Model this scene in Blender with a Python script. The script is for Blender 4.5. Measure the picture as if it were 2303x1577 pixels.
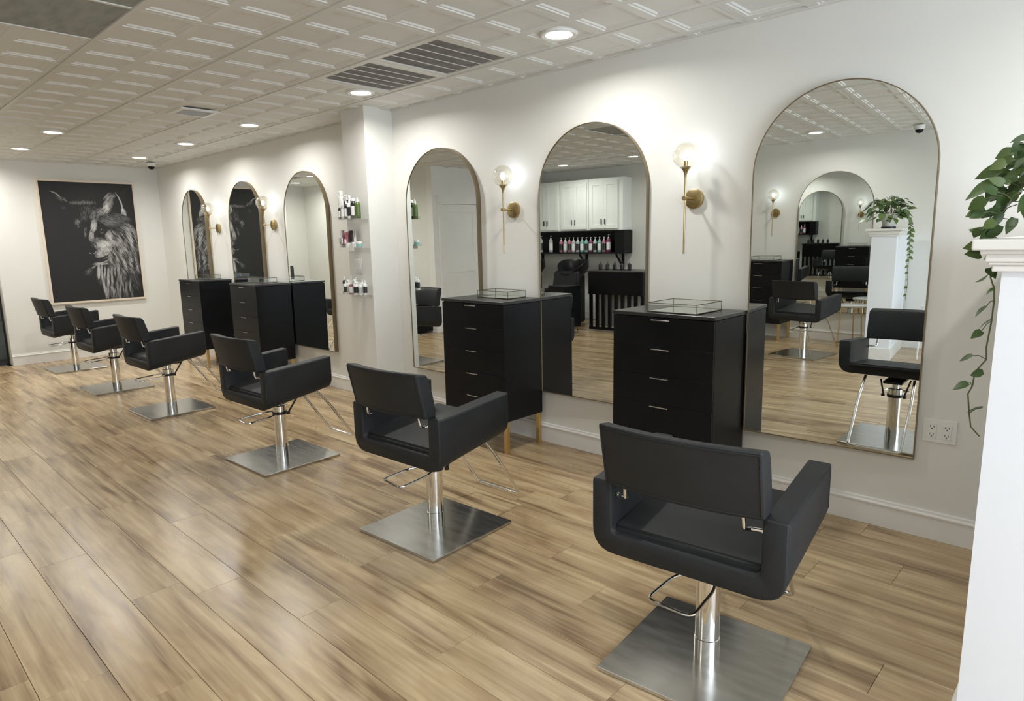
import bpy, bmesh, math, random
import numpy as np
from mathutils import Vector, Matrix

for o in list(bpy.data.objects):
    bpy.data.objects.remove(o, do_unlink=True)
SC = bpy.context.scene
COL = SC.collection
random.seed(7)
PI = math.pi
H = 2.62                      # ceiling height

# ------------------------------------------------------------------ camera
cam_d = bpy.data.cameras.new('camera'); cam = bpy.data.objects.new('camera', cam_d); COL.objects.link(cam)
yaw, pitch, roll = 0.758598, -0.167937, -0.019449
fw = Vector((-math.sin(yaw)*math.cos(pitch), math.cos(yaw)*math.cos(pitch), math.sin(pitch)))
rt = Vector((math.cos(yaw), math.sin(yaw), 0)); up = rt.cross(fw)
r2 = rt*math.cos(roll) + up*math.sin(roll); u2 = -rt*math.sin(roll) + up*math.cos(roll)
M = Matrix((r2, u2, -fw)).transposed().to_4x4(); M.translation = Vector((0, -3.6137, 1.5))
cam.matrix_world = M
cam_d.sensor_fit = 'HORIZONTAL'; cam_d.sensor_width = 36.0
cam_d.lens = 1468.64/2303*36.0
cam_d.clip_start = 0.05; cam_d.clip_end = 100
SC.camera = cam

# ------------------------------------------------------------------ world, exposure, big lights
w = bpy.data.worlds.new('world'); SC.world = w; w.use_nodes = True
w.node_tree.nodes['Background'].inputs[0].default_value = (0.75, 0.85, 1.0, 1)
w.node_tree.nodes['Background'].inputs[1].default_value = 1.5
SC.view_settings.view_transform = 'Standard'; SC.view_settings.look = 'None'
SC.view_settings.gamma = 1.0; SC.view_settings.use_curve_mapping = False
SC.view_settings.exposure = 0.60

def area(name, loc, direction, sx, sy, power, color, shape='RECTANGLE', spread=180):
    l = bpy.data.lights.new(name, 'AREA'); l.shape = shape; l.size = sx
    if shape == 'RECTANGLE': l.size_y = sy
    l.energy = power; l.color = color; l.spread = math.radians(spread)
    o = bpy.data.objects.new(name, l); COL.objects.link(o); o.location = loc
    o.rotation_euler = Vector(direction).to_track_quat('-Z', 'Y').to_euler()
    return o
WINDOW_POWER = 78
DOWN_POWER = 8.9
area('window_daylight', (2.50, -2.3, 1.45), (-1, 0, 0), 3.0, 2.1, WINDOW_POWER, (0.82, 0.90, 1.0))

# ------------------------------------------------------------------ materials
def mat(name, color, rough=0.5, metal=0.0, emit=None, estr=0.0, spec=0.5, coat=0.0):
    m = bpy.data.materials.new(name); m.use_nodes = True
    b = m.node_tree.nodes['Principled BSDF']
    b.inputs['Base Color'].default_value = (*color, 1); b.inputs['Roughness'].default_value = rough
    b.inputs['Metallic'].default_value = metal; b.inputs['Specular IOR Level'].default_value = spec
    b.inputs['Coat Weight'].default_value = coat
    if emit: b.inputs['Emission Color'].default_value = (*emit, 1); b.inputs['Emission Strength'].default_value = estr
    return m
def nodes(m): return m.node_tree.nodes, m.node_tree.links, m.node_tree.nodes['Principled BSDF']
def noise_tint(m, c1, c2, scale=3.0, detail=4, coords='Object', stretch=(1,1,1), bump=0.0, bscale=None, rough=None):
    n, l, b = nodes(m)
    tc = n.new('ShaderNodeTexCoord'); mp = n.new('ShaderNodeMapping'); mp.inputs['Scale'].default_value = stretch
    l.new(tc.outputs[coords], mp.inputs['Vector'])
    t = n.new('ShaderNodeTexNoise'); t.inputs['Scale'].default_value = scale; t.inputs['Detail'].default_value = detail
    l.new(mp.outputs[0], t.inputs['Vector'])
    r = n.new('ShaderNodeValToRGB'); r.color_ramp.elements[0].color = (*c1, 1); r.color_ramp.elements[1].color = (*c2, 1)
    r.color_ramp.elements[0].position = .3; r.color_ramp.elements[1].position = .7
    l.new(t.outputs['Fac'], r.inputs[0]); l.new(r.outputs[0], b.inputs['Base Color'])
    if rough:
        mr = n.new('ShaderNodeMapRange'); mr.inputs['To Min'].default_value = rough[0]; mr.inputs['To Max'].default_value = rough[1]
        l.new(t.outputs['Fac'], mr.inputs[0]); l.new(mr.outputs[0], b.inputs['Roughness'])
    if bump:
        t2 = n.new('ShaderNodeTexNoise'); t2.inputs['Scale'].default_value = bscale or 80; t2.inputs['Detail'].default_value = 3
        l.new(mp.outputs[0], t2.inputs['Vector'])
        bp = n.new('ShaderNodeBump'); bp.inputs['Strength'].default_value = bump; bp.inputs['Distance'].default_value = 0.002
        l.new(t2.outputs['Fac'], bp.inputs['Height']); l.new(bp.outputs[0], b.inputs['Normal'])
    return m
WALL = noise_tint(mat('wall_paint', (.75,.745,.705), .6), (.74,.735,.695), (.77,.765,.725), 1.2, 3, bump=.15, bscale=60)
CEIL = noise_tint(mat('ceiling_tile_white', (.72,.72,.69), .55), (.70,.70,.67), (.74,.74,.71), 2.5, 3, bump=.1, bscale=120)
GRID = mat('ceiling_grid_white', (.70,.69,.65), .4)
TRIM = noise_tint(mat('trim_white', (.80,.79,.76), .35), (.79,.78,.75), (.83,.82,.79), 3, 2)
PONYW = noise_tint(mat('half_wall_white', (.84,.87,.92), .5), (.83,.86,.91), (.86,.89,.94), 2, 3, bump=.2, bscale=40)
LEATHER = noise_tint(mat('black_leather', (.012,.013,.014), .5, spec=.28), (.015,.0165,.018), (.021,.0225,.024), 8, 3, bump=.3, bscale=260, rough=(.46,.58))
CHROME = mat('chrome', (.82,.82,.80), .09, 1.0)
STEEL = noise_tint(mat('brushed_steel', (.52,.51,.49), .22, 1.0), (.48,.475,.455), (.60,.59,.565), 4, 5, stretch=(1,6,1), rough=(.16,.28))
BLACKM = mat('black_hardware', (.012,.012,.012), .4)
CHEST = noise_tint(mat('black_lacquer', (.006,.0065,.008), .34, spec=.18), (.0055,.006,.007), (.008,.0085,.010), 5, 3, rough=(.30,.40))
CHESTTOP = noise_tint(mat('black_worktop', (.02,.02,.02), .28), (.014,.014,.014), (.03,.03,.03), 14, 5, rough=(.22,.40))
BRASS = noise_tint(mat('aged_brass', (.48,.37,.19), .3, 1.0), (.40,.31,.15), (.56,.44,.24), 18, 3)
GOLD = mat('gold_leg', (.62,.45,.20), .3, .9)
FRAMEM = mat('mirror_frame_bronze', (.24,.19,.12), .4, .8)
MIRROR = mat('mirror_silver', (.80,.83,.81), 0.0, 1.0)
CANFR = mat('pale_wood_frame', (.72,.62,.50), .5)
WHITEP = mat('white_plastic', (.78,.78,.75), .35)
SLOT = mat('dark_slot', (.03,.03,.03), .6)
FILTER = noise_tint(mat('vent_filter_grey', (.2,.2,.2), .8), (.15,.15,.15), (.24,.24,.235), 9, 6)
HATCH = noise_tint(mat('grey_hatch_panel', (.3,.32,.3), .7), (.25,.27,.255), (.36,.38,.36), 6, 6, stretch=(1,3,1))
CABW = noise_tint(mat('cabinet_white', (.80,.83,.80), .35), (.79,.82,.79), (.82,.85,.82), 3, 2)
POT = noise_tint(mat('pot_grey_white', (.62,.61,.56), .5), (.57,.56,.51), (.68,.67,.62), 5, 3)
WTOP = noise_tint(mat('oak_top', (.5,.36,.22), .4), (.42,.29,.17), (.56,.42,.26), 4, 4, stretch=(1,8,1))
MARBLE = noise_tint(mat('white_marble', (.8,.8,.78), .2), (.68,.68,.66), (.85,.85,.83), 5, 6)
STEMM = mat('stem_green', (.10,.12,.04), .5)
GREYW = mat('grey_screen', (.55,.55,.53), .6)
CURT = noise_tint(mat('dark_curtain', (.02,.03,.028), .7), (.008,.009,.009), (.10,.13,.12), 1.1, 2, stretch=(1,1,1.4))
LIT = mat('lamp_lens', (1,1,1), .5, emit=(1.0,.95,.85), estr=9)
BULB = mat('lit_bulb', (1,1,1), .5, emit=(.78,.88,1.0), estr=34)

def thin_glass(name, tint, gloss=.10, rough=0.0):
    m = bpy.data.materials.new(name); m.use_nodes = True; n, l = m.node_tree.nodes, m.node_tree.links
    n.clear(); out = n.new('ShaderNodeOutputMaterial'); mx = n.new('ShaderNodeMixShader')
    tr = n.new('ShaderNodeBsdfTransparent'); tr.inputs[0].default_value = (*tint, 1)
    gl = n.new('ShaderNodeBsdfGlossy'); gl.inputs['Roughness'].default_value = rough; gl.inputs[0].default_value = (.95,.95,.95,1)
    lw = n.new('ShaderNodeLayerWeight'); lw.inputs[0].default_value = .35
    mr = n.new('ShaderNodeMapRange'); mr.inputs['To Min'].default_value = gloss*.4; mr.inputs['To Max'].default_value = min(1, gloss*5)
    l.new(lw.outputs['Facing'], mr.inputs[0]); l.new(mr.outputs[0], mx.inputs[0])
    l.new(tr.outputs[0], mx.inputs[1]); l.new(gl.outputs[0], mx.inputs[2]); l.new(mx.outputs[0], out.inputs[0])
    return m
GLASS = thin_glass('globe_glass', (.95,.93,.88), .12)
TRAYG = thin_glass('tray_glass', (.975,.985,.975), .035)
TRAYF = mat('tray_edge_bronze', (.10,.085,.06), .4, .7)
ACRYL = thin_glass('clear_acrylic', (.96,.965,.96), .05)
PANE = thin_glass('window_glass', (.97,.98,.98), .05)

def leaf_mat():
    m = mat('leaf_green', (.06,.12,.03), .38); n, l, b = nodes(m)
    oi = n.new('ShaderNodeObjectInfo'); r = n.new('ShaderNodeValToRGB')
    e = r.color_ramp.elements; e[0].color = (.028,.058,.018,1); e[1].color = (.17,.24,.07,1)
    x = e.new(.5); x.color = (.065,.12,.035,1)
    tc = n.new('ShaderNodeTexCoord'); t = n.new('ShaderNodeTexNoise'); t.inputs['Scale'].default_value = 30
    l.new(tc.outputs['Object'], t.inputs['Vector'])
    a = n.new('ShaderNodeMath'); a.operation = 'MULTIPLY_ADD'; a.inputs[1].default_value = .5; 
    l.new(t.outputs['Fac'], a.inputs[0]); s = n.new('ShaderNodeMath'); s.operation='MULTIPLY'; s.inputs[1].default_value=.6
    l.new(oi.outputs['Random'], s.inputs[0]); l.new(s.outputs[0], a.inputs[2])
    l.new(a.outputs[0], r.inputs[0]); l.new(r.outputs[0], b.inputs['Base Color'])
    return m
LEAF = leaf_mat()

def wood_mat():
    m = mat('oak_vinyl_plank', (.5,.36,.21), .32); n, l, b = nodes(m)
    tc = n.new('ShaderNodeTexCoord'); oi = n.new('ShaderNodeObjectInfo')
    off = n.new('ShaderNodeVectorMath'); off.operation = 'SCALE'; off.inputs[0].default_value = (37, 91, 17)
    l.new(oi.outputs['Random'], off.inputs['Scale'])
    geo = n.new('ShaderNodeNewGeometry')
    add = n.new('ShaderNodeVectorMath'); add.operation = 'ADD'
    l.new(geo.outputs['Position'], add.inputs[0]); l.new(off.outputs[0], add.inputs[1])
    def nz(stretch, scale, detail, dist=0.0):
        mp = n.new('ShaderNodeMapping'); mp.inputs['Scale'].default_value = stretch; l.new(add.outputs[0], mp.inputs['Vector'])
        t = n.new('ShaderNodeTexNoise'); t.inputs['Scale'].default_value = scale; t.inputs['Detail'].default_value = detail
        t.inputs['Distortion'].default_value = dist; l.new(mp.outputs[0], t.inputs['Vector']); return t
    broad = nz((1.3, 9, 1), 1.0, 3, .7)
    fine = nz((1.0, 34, 1), 1.3, 4, .25)
    blot = nz((1.6, 5, 1), 1.6, 2, 1.2)
    r = n.new('ShaderNodeValToRGB'); e = r.color_ramp.elements
    e[0].position = .36; e[0].color = (.225,.148,.082,1); e[1].position = .64; e[1].color = (.60,.46,.275,1)
    x = e.new(.47); x.color = (.41,.295,.168,1)
    mx = n.new('ShaderNodeMath'); mx.operation = 'MULTIPLY_ADD'; mx.inputs[1].default_value = .62
    m2 = n.new('ShaderNodeMath'); m2.operation = 'MULTIPLY'; m2.inputs[1].default_value = .38
    l.new(fine.outputs['Fac'], m2.inputs[0]); l.new(broad.outputs['Fac'], mx.inputs[0]); l.new(m2.outputs[0], mx.inputs[2])
    m3 = n.new('ShaderNodeMath'); m3.operation = 'MULTIPLY_ADD'; m3.inputs[1].default_value = .05; m3.inputs[2].default_value = -.02
    l.new(oi.outputs['Random'], m3.inputs[0])
    m4 = n.new('ShaderNodeMath'); m4.operation = 'ADD'; l.new(mx.outputs[0], m4.inputs[0]); l.new(m3.outputs[0], m4.inputs[1])
    l.new(m4.outputs[0], r.inputs[0])
    mixc = n.new('ShaderNodeMix'); mixc.data_type = 'RGBA'; mixc.blend_type = 'MULTIPLY'
    mr = n.new('ShaderNodeMapRange'); mr.inputs['From Min'].default_value = .5; mr.inputs['From Max'].default_value = .75; mr.inputs['To Max'].default_value = .65
    l.new(blot.outputs['Fac'], mr.inputs[0]); l.new(mr.outputs[0], mixc.inputs['Factor'])
    l.new(r.outputs[0], mixc.inputs[6]); mixc.inputs[7].default_value = (.72,.63,.55,1)
    l.new(mixc.outputs[2], b.inputs['Base Color'])
    rr = n.new('ShaderNodeMapRange'); rr.inputs['To Min'].default_value = .19; rr.inputs['To Max'].default_value = .33
    l.new(fine.outputs['Fac'], rr.inputs[0]); l.new(rr.outputs[0], b.inputs['Roughness'])
    bp = n.new('ShaderNodeBump'); bp.inputs['Strength'].default_value = .03; bp.inputs['Distance'].default_value = .002
    l.new(fine.outputs['Fac'], bp.inputs['Height']); l.new(bp.outputs[0], b.inputs['Normal'])
    return m
WOOD = wood_mat()

# ------------------------------------------------------------------ mesh helpers
class MB:
    def __init__(s): s.bm = bmesh.new()
    def box(s, x0, x1, y0, y1, z0, z1, bev=0.0, seg=2):
        t = bmesh.new(); bmesh.ops.create_cube(t, size=1)
        for v in t.verts:
            v.co = Vector((x0 if v.co.x < 0 else x1, y0 if v.co.y < 0 else y1, z0 if v.co.z < 0 else z1))
        if bev: bmesh.ops.bevel(t, geom=t.edges[:], offset=bev, segments=seg, affect='EDGES', profile=.6)
        s.merge(t); return s
    def merge(s, t, M=None):
        if M is not None: t.transform(M)
        me = bpy.data.meshes.new('tmp'); t.to_mesh(me); t.free(); s.bm.from_mesh(me); bpy.data.meshes.remove(me)
    def lathe(s, prof, c=(0,0,0), n=20, caps=True, M=None):
        t = bmesh.new(); rings = []
        for r, z in prof:
            rings.append([t.verts.new((r*math.cos(2*PI*k/n), r*math.sin(2*PI*k/n), z)) for k in range(n)])
        for a, b in zip(rings, rings[1:]):
            for k in range(n): t.faces.new((a[k], a[(k+1)%n], b[(k+1)%n], b[k]))
        if caps:
            t.faces.new(rings[0][::-1]); t.faces.new(rings[-1])
        mm = Matrix.Translation(c) @ (M if M is not None else Matrix())
        s.merge(t, mm); return s
    def cyl(s, c, r, z0, z1, n=20): return s.lathe([(r, z0), (r, z1)], (c[0], c[1], 0), n)
    def tube(s, pts, r, n=8, closed=False):
        pts = [Vector(p) for p in pts]; t = bmesh.new(); rings = []; N = len(pts); prev = None
        for i, p in enumerate(pts):
            if closed: d = (pts[(i+1)%N]-pts[i-1]).normalized()
            else: d = (pts[min(i+1,N-1)]-pts[max(i-1,0)]).normalized()
            if prev is None: prev = d.orthogonal().normalized()
            a = (prev - d*prev.dot(d)).normalized(); prev = a; b = d.cross(a)
            rr = r[i] if isinstance(r, (list, tuple)) else r
            rings.append([t.verts.new(p + (a*math.cos(2*PI*k/n)+b*math.sin(2*PI*k/n))*rr) for k in range(n)])
        seq = list(zip(rings, rings[1:])) + ([(rings[-1], rings[0])] if closed else [])
        for a, b in seq:
            for k in range(n): t.faces.new((a[k], a[(k+1)%n], b[(k+1)%n], b[k]))
        if not closed: t.faces.new(rings[0][::-1]); t.faces.new(rings[-1])
        s.merge(t); return s
    def build(s, name, m, parent=None, smooth=False):
        me = bpy.data.meshes.new(name)
        bmesh.ops.recalc_face_normals(s.bm, faces=s.bm.faces[:])
        s.bm.to_mesh(me); s.bm.free()
        me.materials.append(m)
        if smooth:
            me.polygons.foreach_set('use_smooth', [True]*len(me.polygons))
            me.update()
        o = bpy.data.objects.new(name, me); COL.objects.link(o)
        if smooth:
            try: me.set_sharp_from_angle(angle=math.radians(40))
            except Exception: pass
        if parent: o.parent = parent
        return o
def fillet(pts, r, n=5, closed=False):
    """round the corners of a 3D polyline"""
    P = [Vector(p) for p in pts]; N = len(P); out = []
    for i in range(N):
        if not closed and i in (0, N-1): out.append(P[i]); continue
        a, b, c = P[i-1], P[i], P[(i+1)%N]
        u = (a-b); v = (c-b); rr = min(r, u.length*.49, v.length*.49); u.normalize(); v.normalize()
        p0, p1 = b+u*rr, b+v*rr
        for k in range(n+1):
            t = k/n; out.append(p0*(1-t)**2 + b*2*t*(1-t) + p1*t*t)
    return out
def empty(name, loc=(0,0,0), rz=0.0, label=None, cat=None, group=None, kind=None):
    o = bpy.data.objects.new(name, None); COL.objects.link(o); o.location = loc; o.rotation_euler = (0,0,rz)
    o.empty_display_size = .05
    tag(o, label, cat, group, kind); return o
def tag(o, label=None, cat=None, group=None, kind=None):
    if label: o['label'] = label
    if cat: o['category'] = cat
    if group: o['group'] = group
    if kind: o['kind'] = kind
    return o
def copy_tree(o, parent=None):
    c = o.copy(); COL.objects.link(c)
    if parent: c.parent = parent
    for ch in [x for x in list(bpy.data.objects) if x.parent == o]: copy_tree(ch, c)
    return c
def place(proto, loc, rz, label, group=None, first=[set()]):
    if proto.name in first[0]: o = copy_tree(proto)
    else: first[0].add(proto.name); o = proto
    o.location = loc; o.rotation_euler = (0,0,rz); o['label'] = label
    if group: o['group'] = group
    return o

# ------------------------------------------------------------------ room shell
TH = math.atan(0.105)                 # the far side wall runs at an angle
OA = Vector((-2.3, -5.85, 0))
OU = Vector((-math.cos(TH), -math.sin(TH), 0)); ON = Vector((-math.sin(TH), math.cos(TH), 0))   # along, and into the room
def oppw(s, d, z=0): return OA + OU*s + ON*d + Vector((0,0,z))
XB = -10.5; XF = 2.6
outline = [(XF,0),(XB,0),(XB,-2.0),(-12.4,-2.0),(-12.4,-3.4),(-8.0,-3.4),(-8.0,-6.27),(-3.9,-6.27),(-3.9,-6.018),(XF,-5.85+.105*(XF+2.3))]
def inside(x, y):
    c = False; n = len(outline)
    for i in range(n):
        x1,y1 = outline[i]; x2,y2 = outline[(i+1)%n]
        if (y1 > y) != (y2 > y) and x < (x2-x1)*(y-y1)/(y2-y1)+x1: c = not c
    return c
def wallseg(name, a, b, z0=0, z1=H+.03, th=.12):
    a = Vector((*a,0)); b = Vector((*b,0)); d = (b-a).normalized(); nrm = Vector((-d.y, d.x, 0))
    # outline runs counter clockwise seen from above? outward side picked by testing
    mid = (a+b)/2
    if inside((mid+nrm*.05).x, (mid+nrm*.05).y): nrm = -nrm
    m = MB(); vs = [m.bm.verts.new(v) for v in [a+Vector((0,0,z0)), b+Vector((0,0,z0)), b+nrm*th+Vector((0,0,z0)), a+nrm*th+Vector((0,0,z0)),
        a+Vector((0,0,z1)), b+Vector((0,0,z1)), b+nrm*th+Vector((0,0,z1)), a+nrm*th+Vector((0,0,z1))]]
    for f in [(0,1,2,3),(4,5,6,7),(0,1,5,4),(1,2,6,5),(2,3,7,6),(3,0,4,7)]: m.bm.faces.new([vs[i] for i in f])
    return tag(m.build(name, WALL), kind='structure')
wallseg('wall_right', (XF,0), (XB,0))
wallseg('wall_back', (XB,0.12), (XB,-2.0))
wallseg('wall_hall_right', (XB-.12,-2.0), (-12.4,-2.0))
wallseg('wall_hall_back', (-12.4,-1.88), (-12.4,-3.52))
wallseg('wall_hall_left', (-12.4,-3.4), (-8.12,-3.4))
wc = wallseg('wall_corner', (-8.0,-3.4), (-8.0,-6.27)); wc.data.materials[0] = TRIM
wallseg('wall_far', (-8.12,-6.27), (-3.78,-6.27))
wallseg('wall_jog', (-3.9,-6.27), (-3.9,-6.018))
wallseg('wall_left', (-3.9,-6.018), (XF,-5.85+.105*(XF+2.3)))
# front wall with the shop window
yl = -5.85+.105*(XF+2.3)
wallseg('wall_front', (XF,0), (XF,yl), 0, .35)
wallseg('wall_front_lintel', (XF,0), (XF,yl), 2.5, H+.03)
m = MB()
for y in (-3.93, -2.72, -1.5, -.3): m.box(XF+.02, XF+.08, y-.03, y+.03, .35, 2.5)
m.box(XF+.02,XF+.08,-3.93,-.3,.35,.41); m.box(XF+.02,XF+.08,-3.93,-.3,2.44,2.5)
wf = tag(m.build('window_1', TRIM), kind='structure')
for y in (-3.93,-2.72,-1.5):
    MB().box(XF+.045, XF+.055, y+.03, y+1.19, .41, 2.44).build('pane', PANE, wf)
tag(MB().box(XF, XF+.12, -.27, 0, .35, 2.5).build('wall_front_pier', WALL), kind='structure')

fl = tag(MB().box(-12.6, XF+.15, -6.8, .15, -.12, -.012).build('floor', SLOT), kind='structure')
# planks
PW, PL = .2073, 1.385
rows_known = {2:-.62, 3:-.92, 5:-2.41, 6:-1.88, 7:-1.53, 8:-1.95, 9:-2.50, 10:-1.71, 11:-2.32, 12:-2.83, 13:-2.99, 14:-2.26, 15:-2.53}
plank_meshes = {}
def plank_mesh(L, W):
    k = (round(L,3), round(W,3))
    if k not in plank_meshes:
        b = MB(); g = .0006
        b.box(g, k[0]-g, -k[1]+g, -g, -.012, 0)
        # tiny bevel on the top edges
        te = [e for e in b.bm.edges if all(v.co.z > -.001 for v in e.verts)]
        bmesh.ops.bevel(b.bm, geom=te, offset=.0008, segments=1, affect='EDGES')
        me = bpy.data.meshes.new('plank'); bmesh.ops.recalc_face_normals(b.bm, faces=b.bm.faces[:]); b.bm.to_mesh(me); b.bm.free(); me.materials.append(WOOD); plank_meshes[k] = me
    return plank_meshes[k]
rest = MB(); rr = random.Random(5); npl = 0
y = -.386+PW; row = 1
ytop = 0.0
rows = [(0, 0.0, -.386+PW*1)]  # sliver row against the wall
yy = -.386+PW
while yy > -6.6:
    rows.append((len(rows)+0, yy, yy-PW)); yy -= PW
for idx, (ri, ya, yb) in enumerate(rows):
    j0 = rows_known.get(idx+1 if False else idx, None)
    if idx == 2: j0 = -.92
    # row index from y
    k = int(round((-ya-.386)/PW))+2
    j0 = rows_known.get(k, None)
    if k == 2 : j0 = -.62
    if j0 is None: j0 = -rr.uniform(0, PL)
    x = j0
    while x < XF: x += PL
    while x > -12.4:
        xa, xb = max(x-PL, -12.4), min(x, XF+.02); x -= PL
        W = ya-yb
        c = ((xa+xb)/2, (ya+yb)/2)
        near = c[1] > -4.5 and c[0] > -10.6
        if not (inside(c[0],c[1]) or inside(xa+.1,c[1]) or inside(xb-.1,c[1])): continue
        if xa < XB and c[1] > -2: xa = XB
        if xb-xa < .05: continue
        if near and npl < 296:
            o = bpy.data.objects.new('plank', plank_mesh(xb-xa, W)); COL.objects.link(o); o.location = (xa, ya, 0); o.parent = fl; npl += 1
        else: rest.box(xa+.0008, xb-.0008, yb+.0008, ya-.0008, -.012, 0)
o = rest.build('far_planks', WOOD, fl); o['kind'] = 'stuff'

# ------------------------------------------------------------------ ceiling
ce = tag(MB().box(-12.6, XF+.15, -6.8, .15, H+.03, H+.12).build('ceiling', GRID), kind='structure')
P = .66
XG0, YG0 = -2.935, -.42
def tile_bm(w=P, bars=True):
    b = bmesh.new(); g = .011
    def q(pts): b.faces.new([b.verts.new(p) for p in pts])
    # coffered tile hanging below; origin at its (x0, y1) corner; spans x 0..P, y -P..0
    xs = [g, P/2, P-g]; ys = [-g, -P/2, -P+g]
    prof = [(.026,0.0),(.030,.005),(.041,.005),(.049,.012)]    # inset, rise
    for i in range(2):
        for j in range(2):
            x0,x1 = xs[i],xs[i+1]; y1,y0 = ys[j],ys[j+1]
            rings = [[(x0,y0,0),(x1,y0,0),(x1,y1,0),(x0,y1,0)]]
            for ins, z in prof: rings.append([(x0+ins,y0+ins,z),(x1-ins,y0+ins,z),(x1-ins,y1-ins,z),(x0+ins,y1-ins,z)])
            for a, c in zip(rings, rings[1:]):
                for k in range(4): q([a[k], a[(k+1)%4], c[(k+1)%4], c[k]])
            q(rings[-1])
    bmesh.ops.remove_doubles(b, verts=b.verts[:], dist=1e-5)
    return b
def mesh_from(b, name, m, flip=True):
    me = bpy.data.meshes.new(name); b.to_mesh(me); b.free(); me.materials.append(m); return me
TILE = mesh_from(tile_bm(), 'ceiling_tile', CEIL)
b = tile_bm(); bmesh.ops.bisect_plane(b, geom=b.verts[:]+b.edges[:]+b.faces[:], plane_co=(0,-(P-.42),0), plane_no=(0,1,0), clear_outer=True)
TILEB = mesh_from(b, 'ceiling_tile_cut', CEIL)      # border tile against the right wall
b = tile_bm(); bmesh.ops.bisect_plane(b, geom=b.verts[:]+b.edges[:]+b.faces[:], plane_co=(XB-(XG0-12*P),0,0), plane_no=(-1,0,0), clear_outer=True)
TILEC = mesh_from(b, 'ceiling_tile_end', CEIL)
vents = {(-1,0),(-2,0)}; hatch = {(-2,3),(-1,3),(-2,4),(-1,4)}
for i in range(-15, 9):
    for j in range(-1, 10):
        x0 = XG0+i*P; y1 = YG0-j*P
        cx, cy = x0+P/2, y1-P/2
        if j == -1: cy = -.2
        if (i,j) in vents: continue
        if not (inside(cx,cy) or inside(x0+.06,cy) or inside(x0+P-.06,cy) or (j>=0 and (inside(cx,y1-.06)or inside(cx,y1-P+.06)))): continue
        if (i,j) in hatch:
            o = MB().box(.008,P-.008,-P+.008,-.008,.004,.012).build('hatch_panel', HATCH, ce); o.location=(x0,y1,H); continue
        me = TILE
        if j == -1: me = TILEB
        if i == -12 and y1 > -2.0 and j >= 0: me = TILEC
        if x0+P < XB+.02 and y1 > -1.9: continue
        o = bpy.data.objects.new('ceiling_tile', me); COL.objects.link(o); o.location = (x0, y1, H); o.parent = ce
# grid: main runners along x, cross tees along y
for j in range(0, 10):
    y = YG0-j*P
    xa = XB if y > -2 else (-12.4 if y > -3.4 else -8.0); xb = XF
    if y < -6.3: continue
    if y < -5.3: xb = (y+5.85)/.105-2.3 if y > -6.0 else -3.9
    MB().box(xa, xb, y-.010, y+.010, H-.006, H+.02).build('grid_runner', GRID, ce)
for i in range(-15, 9):
    x = XG0+i*P
    ya = 0 if x > XB else -2.0; yb = -6.27 if -8.0 < x < -3.9 else (-3.4 if x <= -8.0 else -5.85+.105*(x+2.3))
    if x > XF or x < -12.3: continue
    MB().box(x-.009, x+.009, yb, ya, H-.001, H+.02).build('cross_tee', GRID, ce)
m = MB(); m.box(XB, XF, -.020, 0, H-.005, H+.028).build('wall_angle', GRID, ce)
MB().box(XB, XB+.020, -2.0, -.020, H-.005, H+.028).build('wall_angle', GRID, ce)

# return air vents
def return_vent(x0, lab):
    t = empty('ceiling_vent', (x0, YG0-P, H), 0, lab, 'vent', 'grey filter vents in the ceiling')
    MB().box(.05,P-.05,.05,P-.05,.0098,.014).build('filter_panel', FILTER, t)
    f = MB(); f.box(.011,P-.011,.011,.05,.002,.016).box(.011,P-.011,P-.05,P-.011,.002,.016).box(.011,.05,.05,P-.05,.002,.016).box(P-.05,P-.011,.05,P-.05,.002,.016)
    f.build('frame', GRID, t)
    for k in range(4):
        x = .05+(P-.10)*(k+1)/5; MB().box(x-.003,x+.003,.05,P-.05,.0065,.0095).build('slat', GRID, t)
return_vent(XG0-P, 'square grey filter vent in the ceiling, the larger one nearer the middle mirror')
return_vent(XG0-2*P, 'square grey filter vent in the ceiling, the one nearer the white pillar')
t = empty('air_register', (-5.92, -1.23, H), 0, 'small white slotted air register in the ceiling', 'vent')
f = MB(); f.box(-.16,.16,-.16,-.12,-.012,0).box(-.16,.16,.12,.16,-.012,0).box(-.16,-.12,-.12,.12,-.012,0).box(.12,.16,-.12,.12,-.012,0).build('frame', WHITEP, t)
MB().box(-.12,.12,-.12,.12,-.0015,-.0005).build('duct_opening', SLOT, t)
for k in range(8):
    x = -.12+.24*(k+.5)/8; b = MB(); b.box(-.001,.001,-.12,.12,-.006,.006); b.bm.transform(Matrix.Translation((x,0,-.006))@Matrix.Rotation(-.5,4,'Y')); b.build('fin', WHITEP, t)

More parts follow.
